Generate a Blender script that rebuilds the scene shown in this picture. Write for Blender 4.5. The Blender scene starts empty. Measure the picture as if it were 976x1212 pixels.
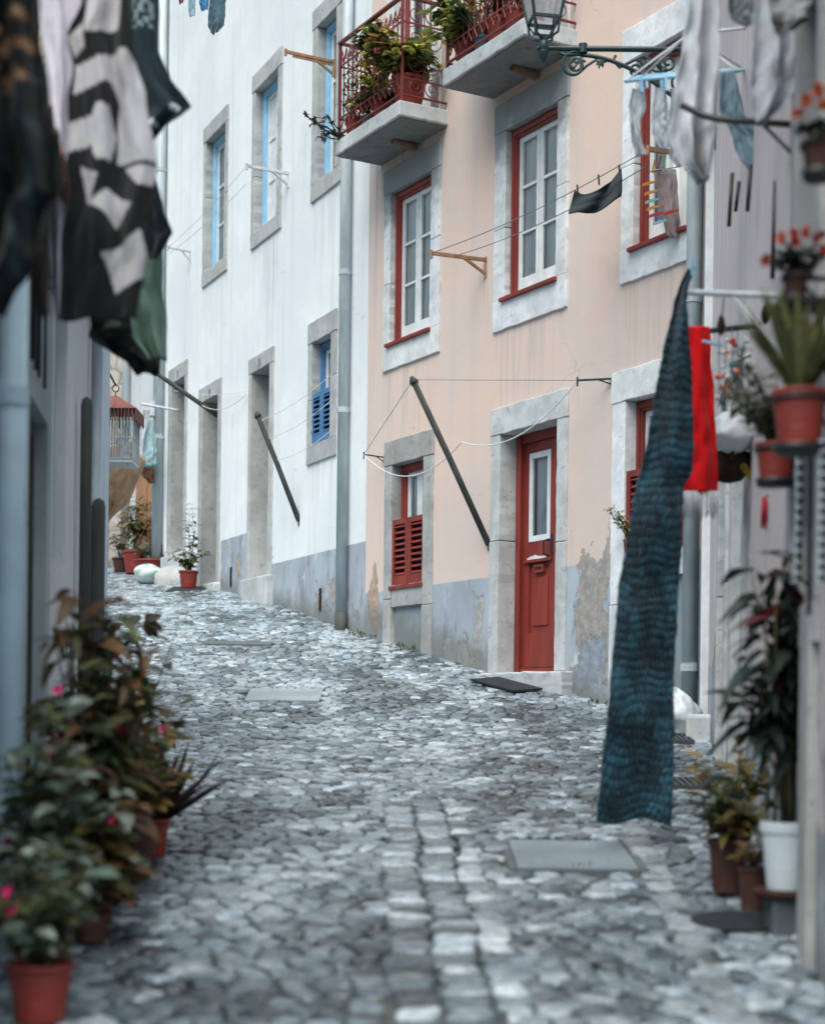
import bpy, math, random
from mathutils import Vector, Matrix, noise
R = math.radians
PI = math.pi
random.seed(7)
scene = bpy.context.scene
col = scene.collection
EYE, FOC, CX, CY, ROLL = 1.5, 2000.0, 488.0, 860.0, .012

# ------------------------------------------------------------------ helpers
GT = [(-40,-3.5),(-10,-.9),(0,.1),(5,.62),(7,.83),(10,1.13),(12,1.335),(13.6,1.52),(14.6,1.70),(15.2,1.82),(16.3,2.01),(17.2,2.2),
      (18.6,2.5),(21.1,2.98),(23.4,3.35),(25.7,3.72),(30,4.3),(40,5.2),(90,8)]
def gz(y):                                     # height of the sloping street
    def lin(t):
        for (a,b),(c,d) in zip(GT,GT[1:]):
            if t<=c: return b+(d-b)*(t-a)/(c-a)
        return GT[-1][1]
    return (lin(y-.7)+2*lin(y)+lin(y+.7))/4
def at(x, y, Y):                               # the place at distance Y seen at a spot of the photograph
    dx, dy = x-CX, y-CY
    c, s = math.cos(ROLL), math.sin(ROLL)
    return Vector(((c*dx+s*dy)/FOC*Y, Y, -(-s*dx+c*dy)/FOC*Y+EYE))
def lerp(a,b,t): return a+(b-a)*t
WL = {}
def wl(o): return WL.get(o.name, Vector((0,0,0)))
def tag(o, label=None, cat=None, group=None, kind=None):
    if label: o['label']=label
    if cat: o['category']=cat
    if group: o['group']=group
    if kind: o['kind']=kind
    return o
def thing(name, label, cat, loc=(0,0,0), rot=0, group=None):
    o = bpy.data.objects.new(name, None); col.objects.link(o)
    o.location = loc; o.rotation_euler = (0,0,rot)
    o.empty_display_size=.1
    WL[o.name]=Vector(loc)
    return tag(o,label,cat,group)

class MB:
    def __init__(s): s.v=[]; s.f=[]; s.c=[]; s.m=[]
    def add(s, vs, fs, c=None, mi=0):
        b=len(s.v); s.v += [tuple(p) for p in vs]
        s.f += [tuple(b+i for i in f) for f in fs]
        s.m += [mi]*len(fs)
        if c is None: c=(1,1,1)
        s.c += [c]*len(vs) if not isinstance(c,list) else c
        return s
    def box(s,x0,x1,y0,y1,z0,z1,c=None,mi=0):
        vs=[(x,y,z) for z in (z0,z1) for y in (y0,y1) for x in (x0,x1)]
        return s.add(vs,[(0,2,3,1),(4,5,7,6),(0,1,5,4),(2,6,7,3),(0,4,6,2),(1,3,7,5)],c,mi)
    def bar(s,p,q,w,h=None,up=(0,0,1),c=None,mi=0):
        p,q=Vector(p),Vector(q); h=h or w
        d=(q-p).normalized(); u=Vector(up)
        if abs(d.dot(u))>.98: u=Vector((1,0,0))
        a=d.cross(u).normalized(); b=a.cross(d).normalized()
        vs=[e+a*sx*w/2+b*sy*h/2 for e in (p,q) for sx,sy in ((-1,-1),(1,-1),(1,1),(-1,1))]
        return s.add(vs,[(3,2,1,0),(4,5,6,7),(0,1,5,4),(1,2,6,5),(2,3,7,6),(3,0,4,7)],c,mi)
    def tube(s,pts,r,n=8,c=None,mi=0,cap=True):
        pts=[Vector(p) for p in pts]; k=len(pts)
        rs=r if isinstance(r,(list,tuple)) else [r]*k
        vs=[]; prev=None
        for i,p in enumerate(pts):
            d=(pts[min(i+1,k-1)]-pts[max(i-1,0)])
            d=d.normalized() if d.length>1e-9 else Vector((0,0,1))
            if prev is None:
                u=Vector((0,0,1)) if abs(d.z)<.9 else Vector((1,0,0))
                a=d.cross(u).normalized()
            else:
                a=(prev-d*prev.dot(d))
                a=a.normalized() if a.length>1e-6 else d.orthogonal().normalized()
            prev=a; b=d.cross(a)
            for j in range(n):
                t=2*PI*j/n; vs.append(p+(a*math.cos(t)+b*math.sin(t))*rs[i])
        fs=[(i*n+j,i*n+(j+1)%n,(i+1)*n+(j+1)%n,(i+1)*n+j) for i in range(k-1) for j in range(n)]
        if cap: fs += [tuple(range(n-1,-1,-1)), tuple((k-1)*n+j for j in range(n))]
        return s.add(vs,fs,c,mi)
    def lathe(s,prof,loc=(0,0,0),n=24,c=None,mi=0,tilt=None):
        L=Vector(loc); vs=[]; M=tilt or Matrix.Identity(3)
        for r,z in prof:
            for j in range(n):
                t=2*PI*j/n; vs.append(L+M@Vector((r*math.cos(t),r*math.sin(t),z)))
        k=len(prof)
        fs=[(i*n+j,i*n+(j+1)%n,(i+1)*n+(j+1)%n,(i+1)*n+j) for i in range(k-1) for j in range(n)]
        return s.add(vs,fs,c,mi)
    def sheet(s,fn,nu,nv,cf=None,mi=0):
        vs=[fn(i/nu,j/nv) for j in range(nv+1) for i in range(nu+1)]
        cs=[cf(i/nu,j/nv) for j in range(nv+1) for i in range(nu+1)] if cf else None
        w=nu+1
        return s.add(vs,[(j*w+i,j*w+i+1,(j+1)*w+i+1,(j+1)*w+i) for j in range(nv) for i in range(nu)],cs,mi)
    def leaf(s,p,d,n,L,W,curl=.25,c=(1,1,1),fold=.15):
        d=Vector(d).normalized(); n=Vector(n); n=n-d*n.dot(d)
        n=n.normalized() if n.length>1e-4 else d.orthogonal().normalized()
        a=d.cross(n); p=Vector(p); vs=[]
        for t,w in ((0,.08),(.22,.8),(.5,1),(.78,.62),(1,.03)):
            o=p+d*L*t*(1-.25*curl*t)-n*L*curl*t*t
            vs += [o-a*W/2*w+n*W*fold*w, o, o+a*W/2*w+n*W*fold*w]
        fs=[]
        for i in range(4):
            b=i*3; fs += [(b,b+1,b+4,b+3),(b+1,b+2,b+5,b+4)]
        k=random.uniform(.9,1.1); cs=[]
        for i in range(5):
            e=.92+.1*i/4
            cs += [tuple(x*k*e for x in c), tuple(min(1,x*k*1.25*e) for x in c), tuple(x*k*e for x in c)]
        return s.add(vs,fs,cs)
    def build(s,name,mat,parent=None,smooth=False,bevel=0,solid=0,local=False,at0=None):
        off=Vector((0,0,0))
        if parent is None:
            if at0 is not None: off=Vector(at0)
            elif not local:
                xs=[p[0] for p in s.v]; ys=[p[1] for p in s.v]; zs=[p[2] for p in s.v]
                off=Vector(((min(xs)+max(xs))/2,(min(ys)+max(ys))/2,min(zs)))
        elif not local: off=wl(parent)
        me=bpy.data.meshes.new(name)
        me.from_pydata([(p[0]-off.x,p[1]-off.y,p[2]-off.z) for p in s.v],[],s.f)
        ca=me.color_attributes.new('Col','FLOAT_COLOR','POINT')
        ca.data.foreach_set('color',[x for c in s.c for x in (c[0],c[1],c[2],1)])
        mats=mat if isinstance(mat,(list,tuple)) else [mat]
        for m in mats: me.materials.append(m)
        if len(mats)>1: me.polygons.foreach_set('material_index',s.m)
        if smooth: me.polygons.foreach_set('use_smooth',[True]*len(me.polygons))
        me.update()
        o=bpy.data.objects.new(name,me); col.objects.link(o)
        if parent is None: o.location=off; WL[o.name]=off
        else: o.parent=parent; WL[o.name]=wl(parent)
        if solid:
            md=o.modifiers.new('thick','SOLIDIFY'); md.thickness=solid; md.offset=0
        if bevel:
            md=o.modifiers.new('edge','BEVEL'); md.width=bevel; md.segments=2; md.limit_method='ANGLE'; md.angle_limit=R(50)
        return o

# ------------------------------------------------------------------ materials
class NT:
    def __init__(s,name):
        s.mat=bpy.data.materials.new(name); s.mat.use_nodes=True
        s.t=s.mat.node_tree; s.t.nodes.clear()
        s.out=s.n('ShaderNodeOutputMaterial')
        s.p=s.n('ShaderNodeBsdfPrincipled'); s.l(s.p.outputs[0],s.out.inputs[0])
        s.tc=s.n('ShaderNodeTexCoord'); s.obj=s.tc.outputs['Object']
    def n(s,k): return s.t.nodes.new(k)
    def l(s,a,b): s.t.links.new(a,b)
    def set(s,i,v):
        if hasattr(v,'links') or isinstance(v,bpy.types.NodeSocket): s.l(v,i)
        else: i.default_value=v
    def mapping(s,scale=(1,1,1),loc=(0,0,0)):
        m=s.n('ShaderNodeMapping'); s.l(s.obj,m.inputs[0]); m.inputs['Scale'].default_value=scale; m.inputs['Location'].default_value=loc
        return m.outputs[0]
    def noise(s,scale,detail=4,rough=.55,vec=None,dist=0):
        m=s.n('ShaderNodeTexNoise'); s.l(vec or s.obj,m.inputs['Vector'])
        m.inputs['Scale'].default_value=scale; m.inputs['Detail'].default_value=detail; m.inputs['Roughness'].default_value=rough
        m.inputs['Distortion'].default_value=dist
        return m.outputs[0]
    def voro(s,scale,feature='F1',vec=None):
        m=s.n('ShaderNodeTexVoronoi'); m.feature=feature; s.l(vec or s.obj,m.inputs['Vector']); m.inputs['Scale'].default_value=scale
        return m.outputs['Distance']
    def ramp(s,x,a,b,va=0.,vb=1.):
        m=s.n('ShaderNodeMapRange'); m.interpolation_type='SMOOTHSTEP'
        s.set(m.inputs[0],x)
        for i,v in zip((1,2,3,4),(a,b,va,vb)): s.set(m.inputs[i],v)
        return m.outputs[0]
    def mixv(s,amt,scale):
        n=s.n('ShaderNodeTexNoise'); s.l(s.obj,n.inputs['Vector']); n.inputs['Scale'].default_value=scale; n.inputs['Detail'].default_value=4
        v=s.n('ShaderNodeVectorMath'); v.operation='MULTIPLY_ADD'; s.l(n.outputs['Color'],v.inputs[0]); v.inputs[1].default_value=(amt*8,)*3; s.l(s.obj,v.inputs[2]); return v.outputs[0]
    def math(s,op,a,b=0.,c=None):
        m=s.n('ShaderNodeMath'); m.operation=op; s.set(m.inputs[0],a); s.set(m.inputs[1],b)
        if c is not None: s.set(m.inputs[2],c)
        return m.outputs[0]
    def mix(s,f,a,b,mode='MIX'):
        m=s.n('ShaderNodeMix'); m.data_type='RGBA'; m.blend_type=mode
        s.set(m.inputs[0],f)
        for i,v in ((6,a),(7,b)):
            if isinstance(v,(tuple,list)): m.inputs[i].default_value=(v[0],v[1],v[2],1)
            else: s.l(v,m.inputs[i])
        return m.outputs[2]
    def xyz(s):
        m=s.n('ShaderNodeSeparateXYZ'); s.l(s.obj,m.inputs[0]); return m.outputs
    def attr(s):
        m=s.n('ShaderNodeVertexColor'); m.layer_name='Col'; return m.outputs[0]
    def bump(s,h,strength=.3,dist=.01,prev=None):
        m=s.n('ShaderNodeBump'); m.inputs['Strength'].default_value=strength; m.inputs['Distance'].default_value=dist
        s.l(h,m.inputs['Height'])
        if prev is not None: s.l(prev,m.inputs['Normal'])
        return m.outputs[0]
    def fin(s,c,rough=.7,spec=.5,nrm=None,metal=0.):
        s.set(s.p.inputs['Base Color'],c if not isinstance(c,tuple) else (c[0],c[1],c[2],1))
        s.set(s.p.inputs['Roughness'],rough); s.set(s.p.inputs['Metallic'],metal)
        s.p.inputs['Specular IOR Level'].default_value=spec
        if nrm is not None: s.l(nrm,s.p.inputs['Normal'])
        return s.mat

def simple(name,c,rough=.6,spec=.4,vary=.25,scale=6,bump=.15,bscale=40,bdist=.004,attr=False,metal=0,c2=None,fine=None,stretch=(1,1,1)):
    t=NT(name); v=t.mapping(stretch)
    f=t.ramp(t.noise(scale,5,.6,v),.3,.7)
    if attr:
        base=t.attr(); lo=t.mix(1.,base,(1-vary,)*3,'MULTIPLY'); cc=t.mix(f,lo,base)
    else:
        c2=c2 or tuple(x*(1-vary) for x in c); cc=t.mix(f,c2,c)
    n=t.noise(bscale,4,.6,v)
    return t.fin(cc,rough,spec,t.bump(n,bump,bdist) if bump else None,metal)

def stone_mat(name,base=(.50,.53,.55),dark=(.26,.28,.29),grime_z=None,grime=(.20,.22,.23),warmth=.35):
    t=NT(name)
    big=t.ramp(t.noise(2.6,7,.7),.36,.66); c=t.mix(big,tuple(x*.74 for x in base),base)
    c=t.mix(t.ramp(t.noise(11,6,.75),.54,.66,0,.7),c,dark)
    pits=t.math('MULTIPLY',t.ramp(t.math('ADD',t.voro(23),t.math('MULTIPLY',t.noise(15,3),.45)),.22,.42,1,0),t.ramp(t.noise(4.5,4,.65),.50,.60))
    c=t.mix(t.math('MULTIPLY',pits,.9),c,(.10,.11,.115))
    x,y,z=t.xyz()
    warm=t.ramp(t.noise(3.1,3,.5,t.mapping((1,1,1),(4,2,7))),.6,.8,0,warmth)
    c=t.mix(warm,c,(.46,.42,.37))
    if grime_z:
        g=t.ramp(t.math('ADD',z,t.math('MULTIPLY',t.noise(3.2,7,.7),1.3)),grime_z+.5,grime_z+.95)
        c=t.mix(t.math('MULTIPLY',g,.8),c,grime)
    c=t.mix(1.,c,t.attr(),'MULTIPLY')
    c=t.mix(t.ramp(t.noise(1.,5,.6,t.mapping((7,7,.6),(1,4,0))),.55,.75,0,.35),c,dark)
    b=t.bump(t.noise(60,4,.7),.25,.004); b=t.bump(pits,-.5,.006,b); b=t.bump(t.noise(7,3),.3,.012,b)
    return t.fin(c,.85,.3,b)

def plaster_mat(name,base,alt,streak,dados=(),dado_c=(.34,.41,.49),peels=(),ground=None,drips=(),crack=.35,amount=.5):
    """rendered wall: blotches, rain streaks, a painted dado, flaked patches and damp along the ground"""
    t=NT(name); x,y,z=t.xyz()
    c=t.mix(t.ramp(t.noise(.6,6,.65),.36,.62),base,alt); c=t.mix(t.ramp(t.noise(13,6,.75),.5,.75,0,.3),c,tuple(v*.8 for v in base))
    c=t.mix(t.ramp(t.noise(2.2,6,.65,t.mapping((1,1,1),(9,1,3))),.5,.78,0,.35),c,tuple(v*.86 for v in base))
    st=t.ramp(t.noise(1.,5,.6,t.mapping((5,1,.22))),.5,.75,0,amount); c=t.mix(st,c,streak)
    wob=t.math('MULTIPLY',t.math('SUBTRACT',t.noise(3,3),.5),.02)
    dm=None
    for s0,s1,h,k in dados:                     # s range, height at s=0, slope
        line=t.math('ADD',t.math('MULTIPLY',x,k),h)
        m=t.ramp(t.math('SUBTRACT',t.math('ADD',z,wob),line),-.004,.004,1,0)
        m=t.math('MULTIPLY',m,t.ramp(x,s0-.004,s0+.004)); m=t.math('MULTIPLY',m,t.ramp(x,s1-.004,s1+.004,1,0))
        dm=m if dm is None else t.math('MAXIMUM',dm,m)
    if dm is not None:
        dc=t.mix(t.ramp(t.noise(1.6,6,.65,t.mapping((1,1,.6),(3,3,3))),.35,.7),tuple(v*.74 for v in dado_c),dado_c)
        dc=t.mix(t.ramp(t.noise(1.,6,.7,t.mapping((4,1,1.1),(6,1,3))),.52,.62,0,.75),dc,tuple(v*.5 for v in dado_c))
        dc=t.mix(t.ramp(t.noise(2.3,7,.72,t.mapping((1.6,1,.7),(2,8,5))),.56,.63,0,.75),dc,(.62,.63,.62))
        dc=t.mix(t.ramp(t.noise(2.9,6,.7,t.mapping((1.2,1,.8),(9,3,1))),.62,.68,0,.7),dc,(.46,.42,.38))
        c=t.mix(dm,c,dc)
    pn=t.noise(3.2,7,.6,t.mapping((1,1,.8),(1.7,5,2.2)),.4); hgt=None
    for (sx,wx,zc,wz,thr,pc) in peels:
        dx=t.math('DIVIDE',t.math('ABSOLUTE',t.math('SUBTRACT',x,sx)),wx)
        dz=t.math('DIVIDE',t.math('ABSOLUTE',t.math('SUBTRACT',z,zc)),wz)
        fall=t.math('SUBTRACT',1.,t.math('MAXIMUM',dx,dz))
        val=t.math('ADD',t.math('MULTIPLY',fall,.55),pn)
        edge=t.ramp(val,thr-.022,thr-.008,0,1); m=t.ramp(val,thr,thr+.014)
        rim=t.math('SUBTRACT',edge,m)
        inner=t.mix(t.ramp(t.noise(11,5,.7),.35,.7),tuple(v*.62 for v in pc),pc)
        c=t.mix(t.math('MULTIPLY',rim,.7),c,(.17,.16,.16)); c=t.mix(m,c,inner)
        hgt=m if hgt is None else t.math('MAXIMUM',hgt,m)
    
    dn=t.ramp(t.noise(1.,4,.6,t.mapping((16,1,.5),(2,0,0))),.46,.66)
    for (sx,wx_,zt,L,k) in drips:                  # rain stains running down from sills and pipes
        mx=t.ramp(t.math('ABSOLUTE',t.math('SUBTRACT',x,sx)),wx_*.7,wx_,1,0)
        mz=t.math('MULTIPLY',t.ramp(z,zt-L,zt,0,1),t.ramp(z,zt,zt+.01,1,0))
        c=t.mix(t.math('MULTIPLY',t.math('MULTIPLY',mx,mz),t.math('MULTIPLY',dn,k)),c,tuple(v*.55 for v in streak))
    if crack:
        e=t.voro(.9,'DISTANCE_TO_EDGE',t.mixv(.06,2.5)); cm=t.math('MULTIPLY',t.ramp(e,.001,.0045,1,0),t.ramp(t.noise(.8,3,.5,t.mapping((1,1,1),(8,8,8))),.52,.6))
        c=t.mix(t.math('MULTIPLY',cm,crack),c,tuple(v*.4 for v in base))
    if ground:
        h0,k=ground; line=t.math('ADD',t.math('MULTIPLY',x,k),h0)
        d=t.math('SUBTRACT',z,line)
        dd=t.math('ADD',d,t.math('MULTIPLY',t.noise(4,6,.7),-.45))
        c=t.mix(t.ramp(dd,-.22,.06,.7,0),c,(.15,.155,.14))
    n=t.noise(45,5,.65); b=t.bump(n,.22,.004); b=t.bump(t.noise(3.5,5,.6),.35,.015,b)
    if hgt is not None: b=t.bump(hgt,-1.,.02,b)
    return t.fin(c,.88,.25,b)

def glass_mat(name,tint=(.05,.06,.07),mixf=.55):
    t=NT(name); tr=t.n('ShaderNodeBsdfTransparent'); tr.inputs[0].default_value=(.95,.97,.98,1)
    gl=t.n('ShaderNodeBsdfGlossy'); gl.inputs['Roughness'].default_value=.02; t.l(t.bump(t.noise(2.2,2,.4),.12,.05),gl.inputs['Normal'])
    fr=t.n('ShaderNodeFresnel'); fr.inputs[0].default_value=1.5
    m=t.n('ShaderNodeMixShader'); t.l(fr.outputs[0],m.inputs[0]); t.l(tr.outputs[0],m.inputs[1]); t.l(gl.outputs[0],m.inputs[2])
    t.l(m.outputs[0],t.out.inputs[0]); return t.mat

def fabric(name,c=None,vary=.2,rough=.9,weave=220,bump=.2,trans=.0,scale=8):
    t=NT(name)
    base=t.attr() if c is None else None
    f=t.ramp(t.noise(scale,5,.6),.3,.7)
    if c is None: cc=t.mix(f,t.mix(1.,base,(1-vary,)*3,'MULTIPLY'),base)
    else: cc=t.mix(f,tuple(v*(1-vary) for v in c),c)
    b=t.bump(t.noise(weave,2,.5),bump,.002); b=t.bump(t.noise(14,4,.6),.3,.012,b)
    t.fin(cc,rough,.15,b); t.p.inputs['Sheen Weight'].default_value=.15
    if trans:
        tl=t.n('ShaderNodeBsdfTranslucent'); t.l(cc,tl.inputs[0]); m=t.n('ShaderNodeMixShader'); m.inputs[0].default_value=trans
        t.l(t.p.outputs[0],m.inputs[1]); t.l(tl.outputs[0],m.inputs[2]); t.l(m.outputs[0],t.out.inputs[0])
    return t.mat

def leaf_mat(name):
    t=NT(name); a=t.attr()
    cc=t.mix(t.ramp(t.noise(28,4,.6),.35,.7),t.mix(1.,a,(.6,.6,.55),'MULTIPLY'),a)
    t.fin(cc,.5,.4,t.bump(t.noise(60,3),.25,.004))
    tl=t.n('ShaderNodeBsdfTranslucent'); t.l(cc,tl.inputs[0]); m=t.n('ShaderNodeMixShader'); m.inputs[0].default_value=.35
    t.l(t.p.outputs[0],m.inputs[1]); t.l(tl.outputs[0],m.inputs[2]); t.l(m.outputs[0],t.out.inputs[0])
    return t.mat

M={}
M['red_wood']=simple('red_wood',(.26,.040,.028),.5,.4,.3,5,.2,50,stretch=(1,1,.25),c2=(.165,.025,.020))
M['red_iron']=simple('red_iron',(.20,.030,.028),.55,.4,.35,18,.25,60,c2=(.12,.028,.024))
M['blue_wood']=simple('blue_wood',(.30,.60,.84),.5,.4,.2,6,.15,50)
M['dark_blue_wood']=simple('dark_blue_wood',(.085,.22,.43),.5,.4,.3,6,.15,50)
M['white_wood']=simple('white_wood',(.74,.77,.78),.45,.4,.12,7,.15,50,c2=(.60,.63,.65))
M['teal_wood']=simple('teal_wood',(.02,.10,.11),.5,.4,.3)
M['stone']=stone_mat('limestone',(.62,.65,.67),(.30,.32,.33))
M['stone_light']=stone_mat('pale_limestone',(.84,.88,.91),(.5,.52,.54))
M['stone_top']=stone_mat('grimy_limestone',(.80,.84,.87),(.46,.48,.5),grime_z=6.9)
M['stone_grey']=stone_mat('grey_limestone',(.52,.535,.54),(.27,.28,.28)); M['stone_worn']=stone_mat('worn_limestone',(.44,.45,.45),(.22,.23,.23)); M['road_slab']=stone_mat('road_slab',(.27,.32,.35),(.2,.24,.26),warmth=0.)
M['slab']=stone_mat('balcony_concrete',(.56,.60,.62),(.22,.24,.25))
M['slab_under']=stone_mat('shaded_concrete',(.22,.23,.235),(.06,.065,.07))  # balcony underside: the shade is put into the concrete's colour
M['glass']=glass_mat('window_glass')
M['curtain']=simple('net_curtain',(.92,.93,.92),.9,.1,.25,3,.1,90,stretch=(6,1,.3),c2=(.70,.71,.69))
M['white_curtain']=simple('white_curtain',(.86,.88,.89),.9,.1,.2,3,.2,90,stretch=(4,1,.3),c2=(.66,.7,.72))
M['dark_room']=simple('dark_room',(.03,.033,.036),.9,.1,.2,3,0)
M['zinc']=simple('painted_zinc_pipe',(.52,.60,.63),.45,.5,.25,5,.12,40,stretch=(1,1,.3),c2=(.33,.39,.42))
M['pale_pipe']=simple('pale_blue_pipe',(.46,.62,.72),.5,.4,.2,3,.1,30)
M['old_wood']=simple('weathered_grey_wood',(.105,.115,.11),.8,.2,.45,6,.4,30,.006,stretch=(1,1,.15))
M['tan_wood']=simple('varnished_wood',(.40,.22,.12),.6,.3,.4,9,.3,40)
M['rust']=simple('rusty_iron',(.26,.15,.10),.8,.3,.5,12,.4,40,c2=(.13,.09,.07))
M['black_iron']=simple('black_iron',(.014,.018,.02),.5,.5,.3,14,.2,60)
M['green_iron']=simple('dark_green_cast_iron',(.008,.042,.046),.42,.5,.3,10,.25,40,c2=(.006,.026,.03))
M['white_iron']=simple('chipped_white_iron',(.60,.64,.66),.6,.4,.35,14,.3,50)
M['wire']=simple('washing_line',(.16,.17,.18),.7,.3,0,5,0)
M['white_wire']=simple('white_cord',(.62,.66,.68),.7,.3,0,5,0)
M['terracotta']=simple('red_plastic_pot',(.29,.036,.025),.5,.4,.45,5,.15,30,c2=(.19,.034,.026))
M['brown_pot']=simple('brown_clay_pot',(.085,.038,.030),.65,.3,.35,7,.2,30)
M['teal_pot']=simple('teal_pot',(.04,.12,.15),.5,.4,.25)
M['white_plastic']=simple('white_plastic',(.60,.68,.73),.4,.4,.12,4,.05,20)
M['soil']=simple('potting_soil',(.035,.028,.022),.95,.1,.4,20,.6,60,.01)
M['leaf']=leaf_mat('leaf')
M['stem']=simple('plant_stem',(.10,.085,.045),.7,.2,.4,10,.3,60)
M['petal']=simple('petal',(1,1,1),.6,.2,.2,20,0,attr=True)
M['rubber']=simple('black_rubber_mat',(.022,.028,.032),.75,.3,.3,12,.5,160,.004)
M['grate']=simple('cast_iron_grate',(.06,.07,.075),.6,.5,.35,14,.3,60)
M['cloth']=fabric('cotton_cloth',trans=.12)
M['thin_cloth']=fabric('thin_cotton',trans=.28)
M['plastic_attr']=simple('coloured_plastic',(1,1,1),.4,.4,.1,8,0,attr=True)
M['bag']=simple('white_plastic_bag',(.66,.72,.74),.35,.5,.15,6,.5,16,.02)
M['coir']=simple('coconut_fibre',(.050,.034,.022),.95,.1,.5,22,.9,70,.012)
M['bulb']=simple('frosted_bulb',(.85,.85,.82),.15,.6,0,5,0)
M['roof']=simple('roof_tile',(.30,.13,.08),.85,.2,.4,5,.5,12,.02)
M['body']=simple('grey_render',(.40,.42,.43),.9,.2,.2,2,.2,30)
# ------------------------------------------------------------------ plan of the street
PINK0, PINKD = Vector((1.083,15.7,0)), Vector((.4896,-.8719,0))         # facade line, pointing down the street
WHITE0, WHITED = Vector((-.540,18.591,0)), Vector((.4104,-.9119,0))
def rot_of(d): return math.atan2(d.y,d.x)
def PK(s,o,z): return Vector((PINK0.x+s*PINKD.x-o*.8719, PINK0.y+s*PINKD.y-o*.4896, z))     # o = metres out from the wall
def WH(s,o,z): return Vector((WHITE0.x+s*WHITED.x-o*.9119, WHITE0.y+s*WHITED.y-o*.4104, z))
def left_x(y): return -.7893-.1185*y if y<12.6 else -2.28-(y-12.6)*.50
def right_x(y):
    if y<13.3: return .67+.124*y
    if y<18.59: return 1.083+(15.7-y)/.8719*.4896
    if y<26.3: return -.540+(18.591-y)/.9119*.4104
    return -3.95-(y-26.3)*.3

# ------------------------------------------------------------------ ground and cobbles
t=NT('earth'); c=t.mix(t.ramp(t.noise(6,6,.7),.35,.7),(.05,.056,.058),(.095,.105,.105))
c=t.mix(t.ramp(t.noise(1.3,4,.6),.62,.75,0,.5),c,(.055,.065,.035))
M['earth']=t.fin(c,.95,.15,t.bump(t.noise(60,5,.7),.6,.01))
g=MB()
ys=[-40,-20,-8]+[i*.5-4 for i in range(0,90)]+[45,55,70,90]
xs=[-60,-30,-15]+[i-10 for i in range(21)]+[15,30,60]
w=len(xs)
g.add([(x,y,gz(y)-.013) for y in ys for x in xs],[(j*w+i,j*w+i+1,(j+1)*w+i+1,(j+1)*w+i) for j in range(len(ys)-1) for i in range(w-1)])
tag(g.build('ground',M['earth'],smooth=True,local=True),kind='structure')

t=NT('cobble_stone'); a=t.attr()
n1=t.ramp(t.noise(19,7,.7),.36,.64); c=t.mix(n1,t.mix(1.,a,(.44,.51,.54),'MULTIPLY'),a)
c=t.mix(t.ramp(t.noise(55,5,.75),.56,.75,0,.5),c,(.05,.055,.06))
c=t.mix(t.ramp(t.noise(.8,5,.6),.5,.75,0,.35),c,t.mix(1.,a,(.50,.56,.58),'MULTIPLY'))
b=t.bump(t.noise(24,5,.6),.42,.012); b=t.bump(t.noise(110,4,.7),.35,.003,b)
M['cobble']=t.fin(c,t.ramp(t.noise(20,4,.6),.3,.7,.20,.46),.6,b)

HOLES=[(.40,1.05,7.40,8.24),(-1.5,-.78,14.58,15.28),(-2.28,-1.45,17.82,18.1)]
def hole(x,y):
    return any(a<x<b and c<y<d for a,b,c,d in HOLES)
def lane(y): return -.06-.0215*(y-4.5)                 # edge of the coursed gutter strip
def strip(x,y): return 3.2<y<9.6 and lane(y)+.03<x<lane(y)+.42
def lightrow(x,y):
    l2=.99+.038*(y-5.25)
    return 4.2<y<9.0 and abs(x-l2)<.05
def in_street(x,y,m=.0): return left_x(y)+m<x<right_x(y)-m
cob=MB()
def stone(poly,colr,raise_=.0):
    n=len(poly); cx=sum(p[0] for p in poly)/n; cy=sum(p[1] for p in poly)/n
    hz=random.uniform(-.005,.006)+raise_
    tx,ty=random.gauss(0,.03),random.gauss(0,.03)
    vs=[];
    for k,(sc,z) in enumerate(((1,-.03),(1,-.005),(.94,.004),(.75,.0075))):
        for x,y in poly:
            X,Y=cx+(x-cx)*sc,cy+(y-cy)*sc
            und=.022*noise.noise(Vector((X*.9,Y*.9,0)))
            vs.append((X,Y,gz(Y)+z+hz+und+(tx*(X-cx)+ty*(Y-cy))))
    vs.append((cx,cy,gz(cy)+.0088+hz+.022*noise.noise(Vector((cx*.9,cy*.9,0)))))
    fs=[(k*n+i,k*n+(i+1)%n,(k+1)*n+(i+1)%n,(k+1)*n+i) for k in range(3) for i in range(n)]
    fs+=[(3*n+i,3*n+(i+1)%n,4*n) for i in range(n)]
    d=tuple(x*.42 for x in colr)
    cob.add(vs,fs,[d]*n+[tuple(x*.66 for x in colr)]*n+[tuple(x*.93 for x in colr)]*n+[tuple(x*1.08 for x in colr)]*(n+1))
def stone_col(x,y,lift=0.):
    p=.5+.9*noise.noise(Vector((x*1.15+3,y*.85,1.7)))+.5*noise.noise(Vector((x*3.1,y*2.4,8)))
    p+=lift+.16*min(1,max(0,(y-9)/8))  # farther stones paler: sheen at grazing view put into the colour
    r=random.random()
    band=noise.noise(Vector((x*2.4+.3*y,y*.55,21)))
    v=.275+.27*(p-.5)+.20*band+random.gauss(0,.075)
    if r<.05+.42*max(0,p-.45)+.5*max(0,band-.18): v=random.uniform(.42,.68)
    elif r>.84: v*=.45
    v=max(.07,v)
    h=random.uniform(-.03,.03)
    k=min(1,max(0,(v-.2)/.3)); v*=.86; return (v*(lerp(.77,.86,k)+h),v*lerp(.955,.97,k),v*(lerp(1.09,1.07,k)-h))
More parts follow.
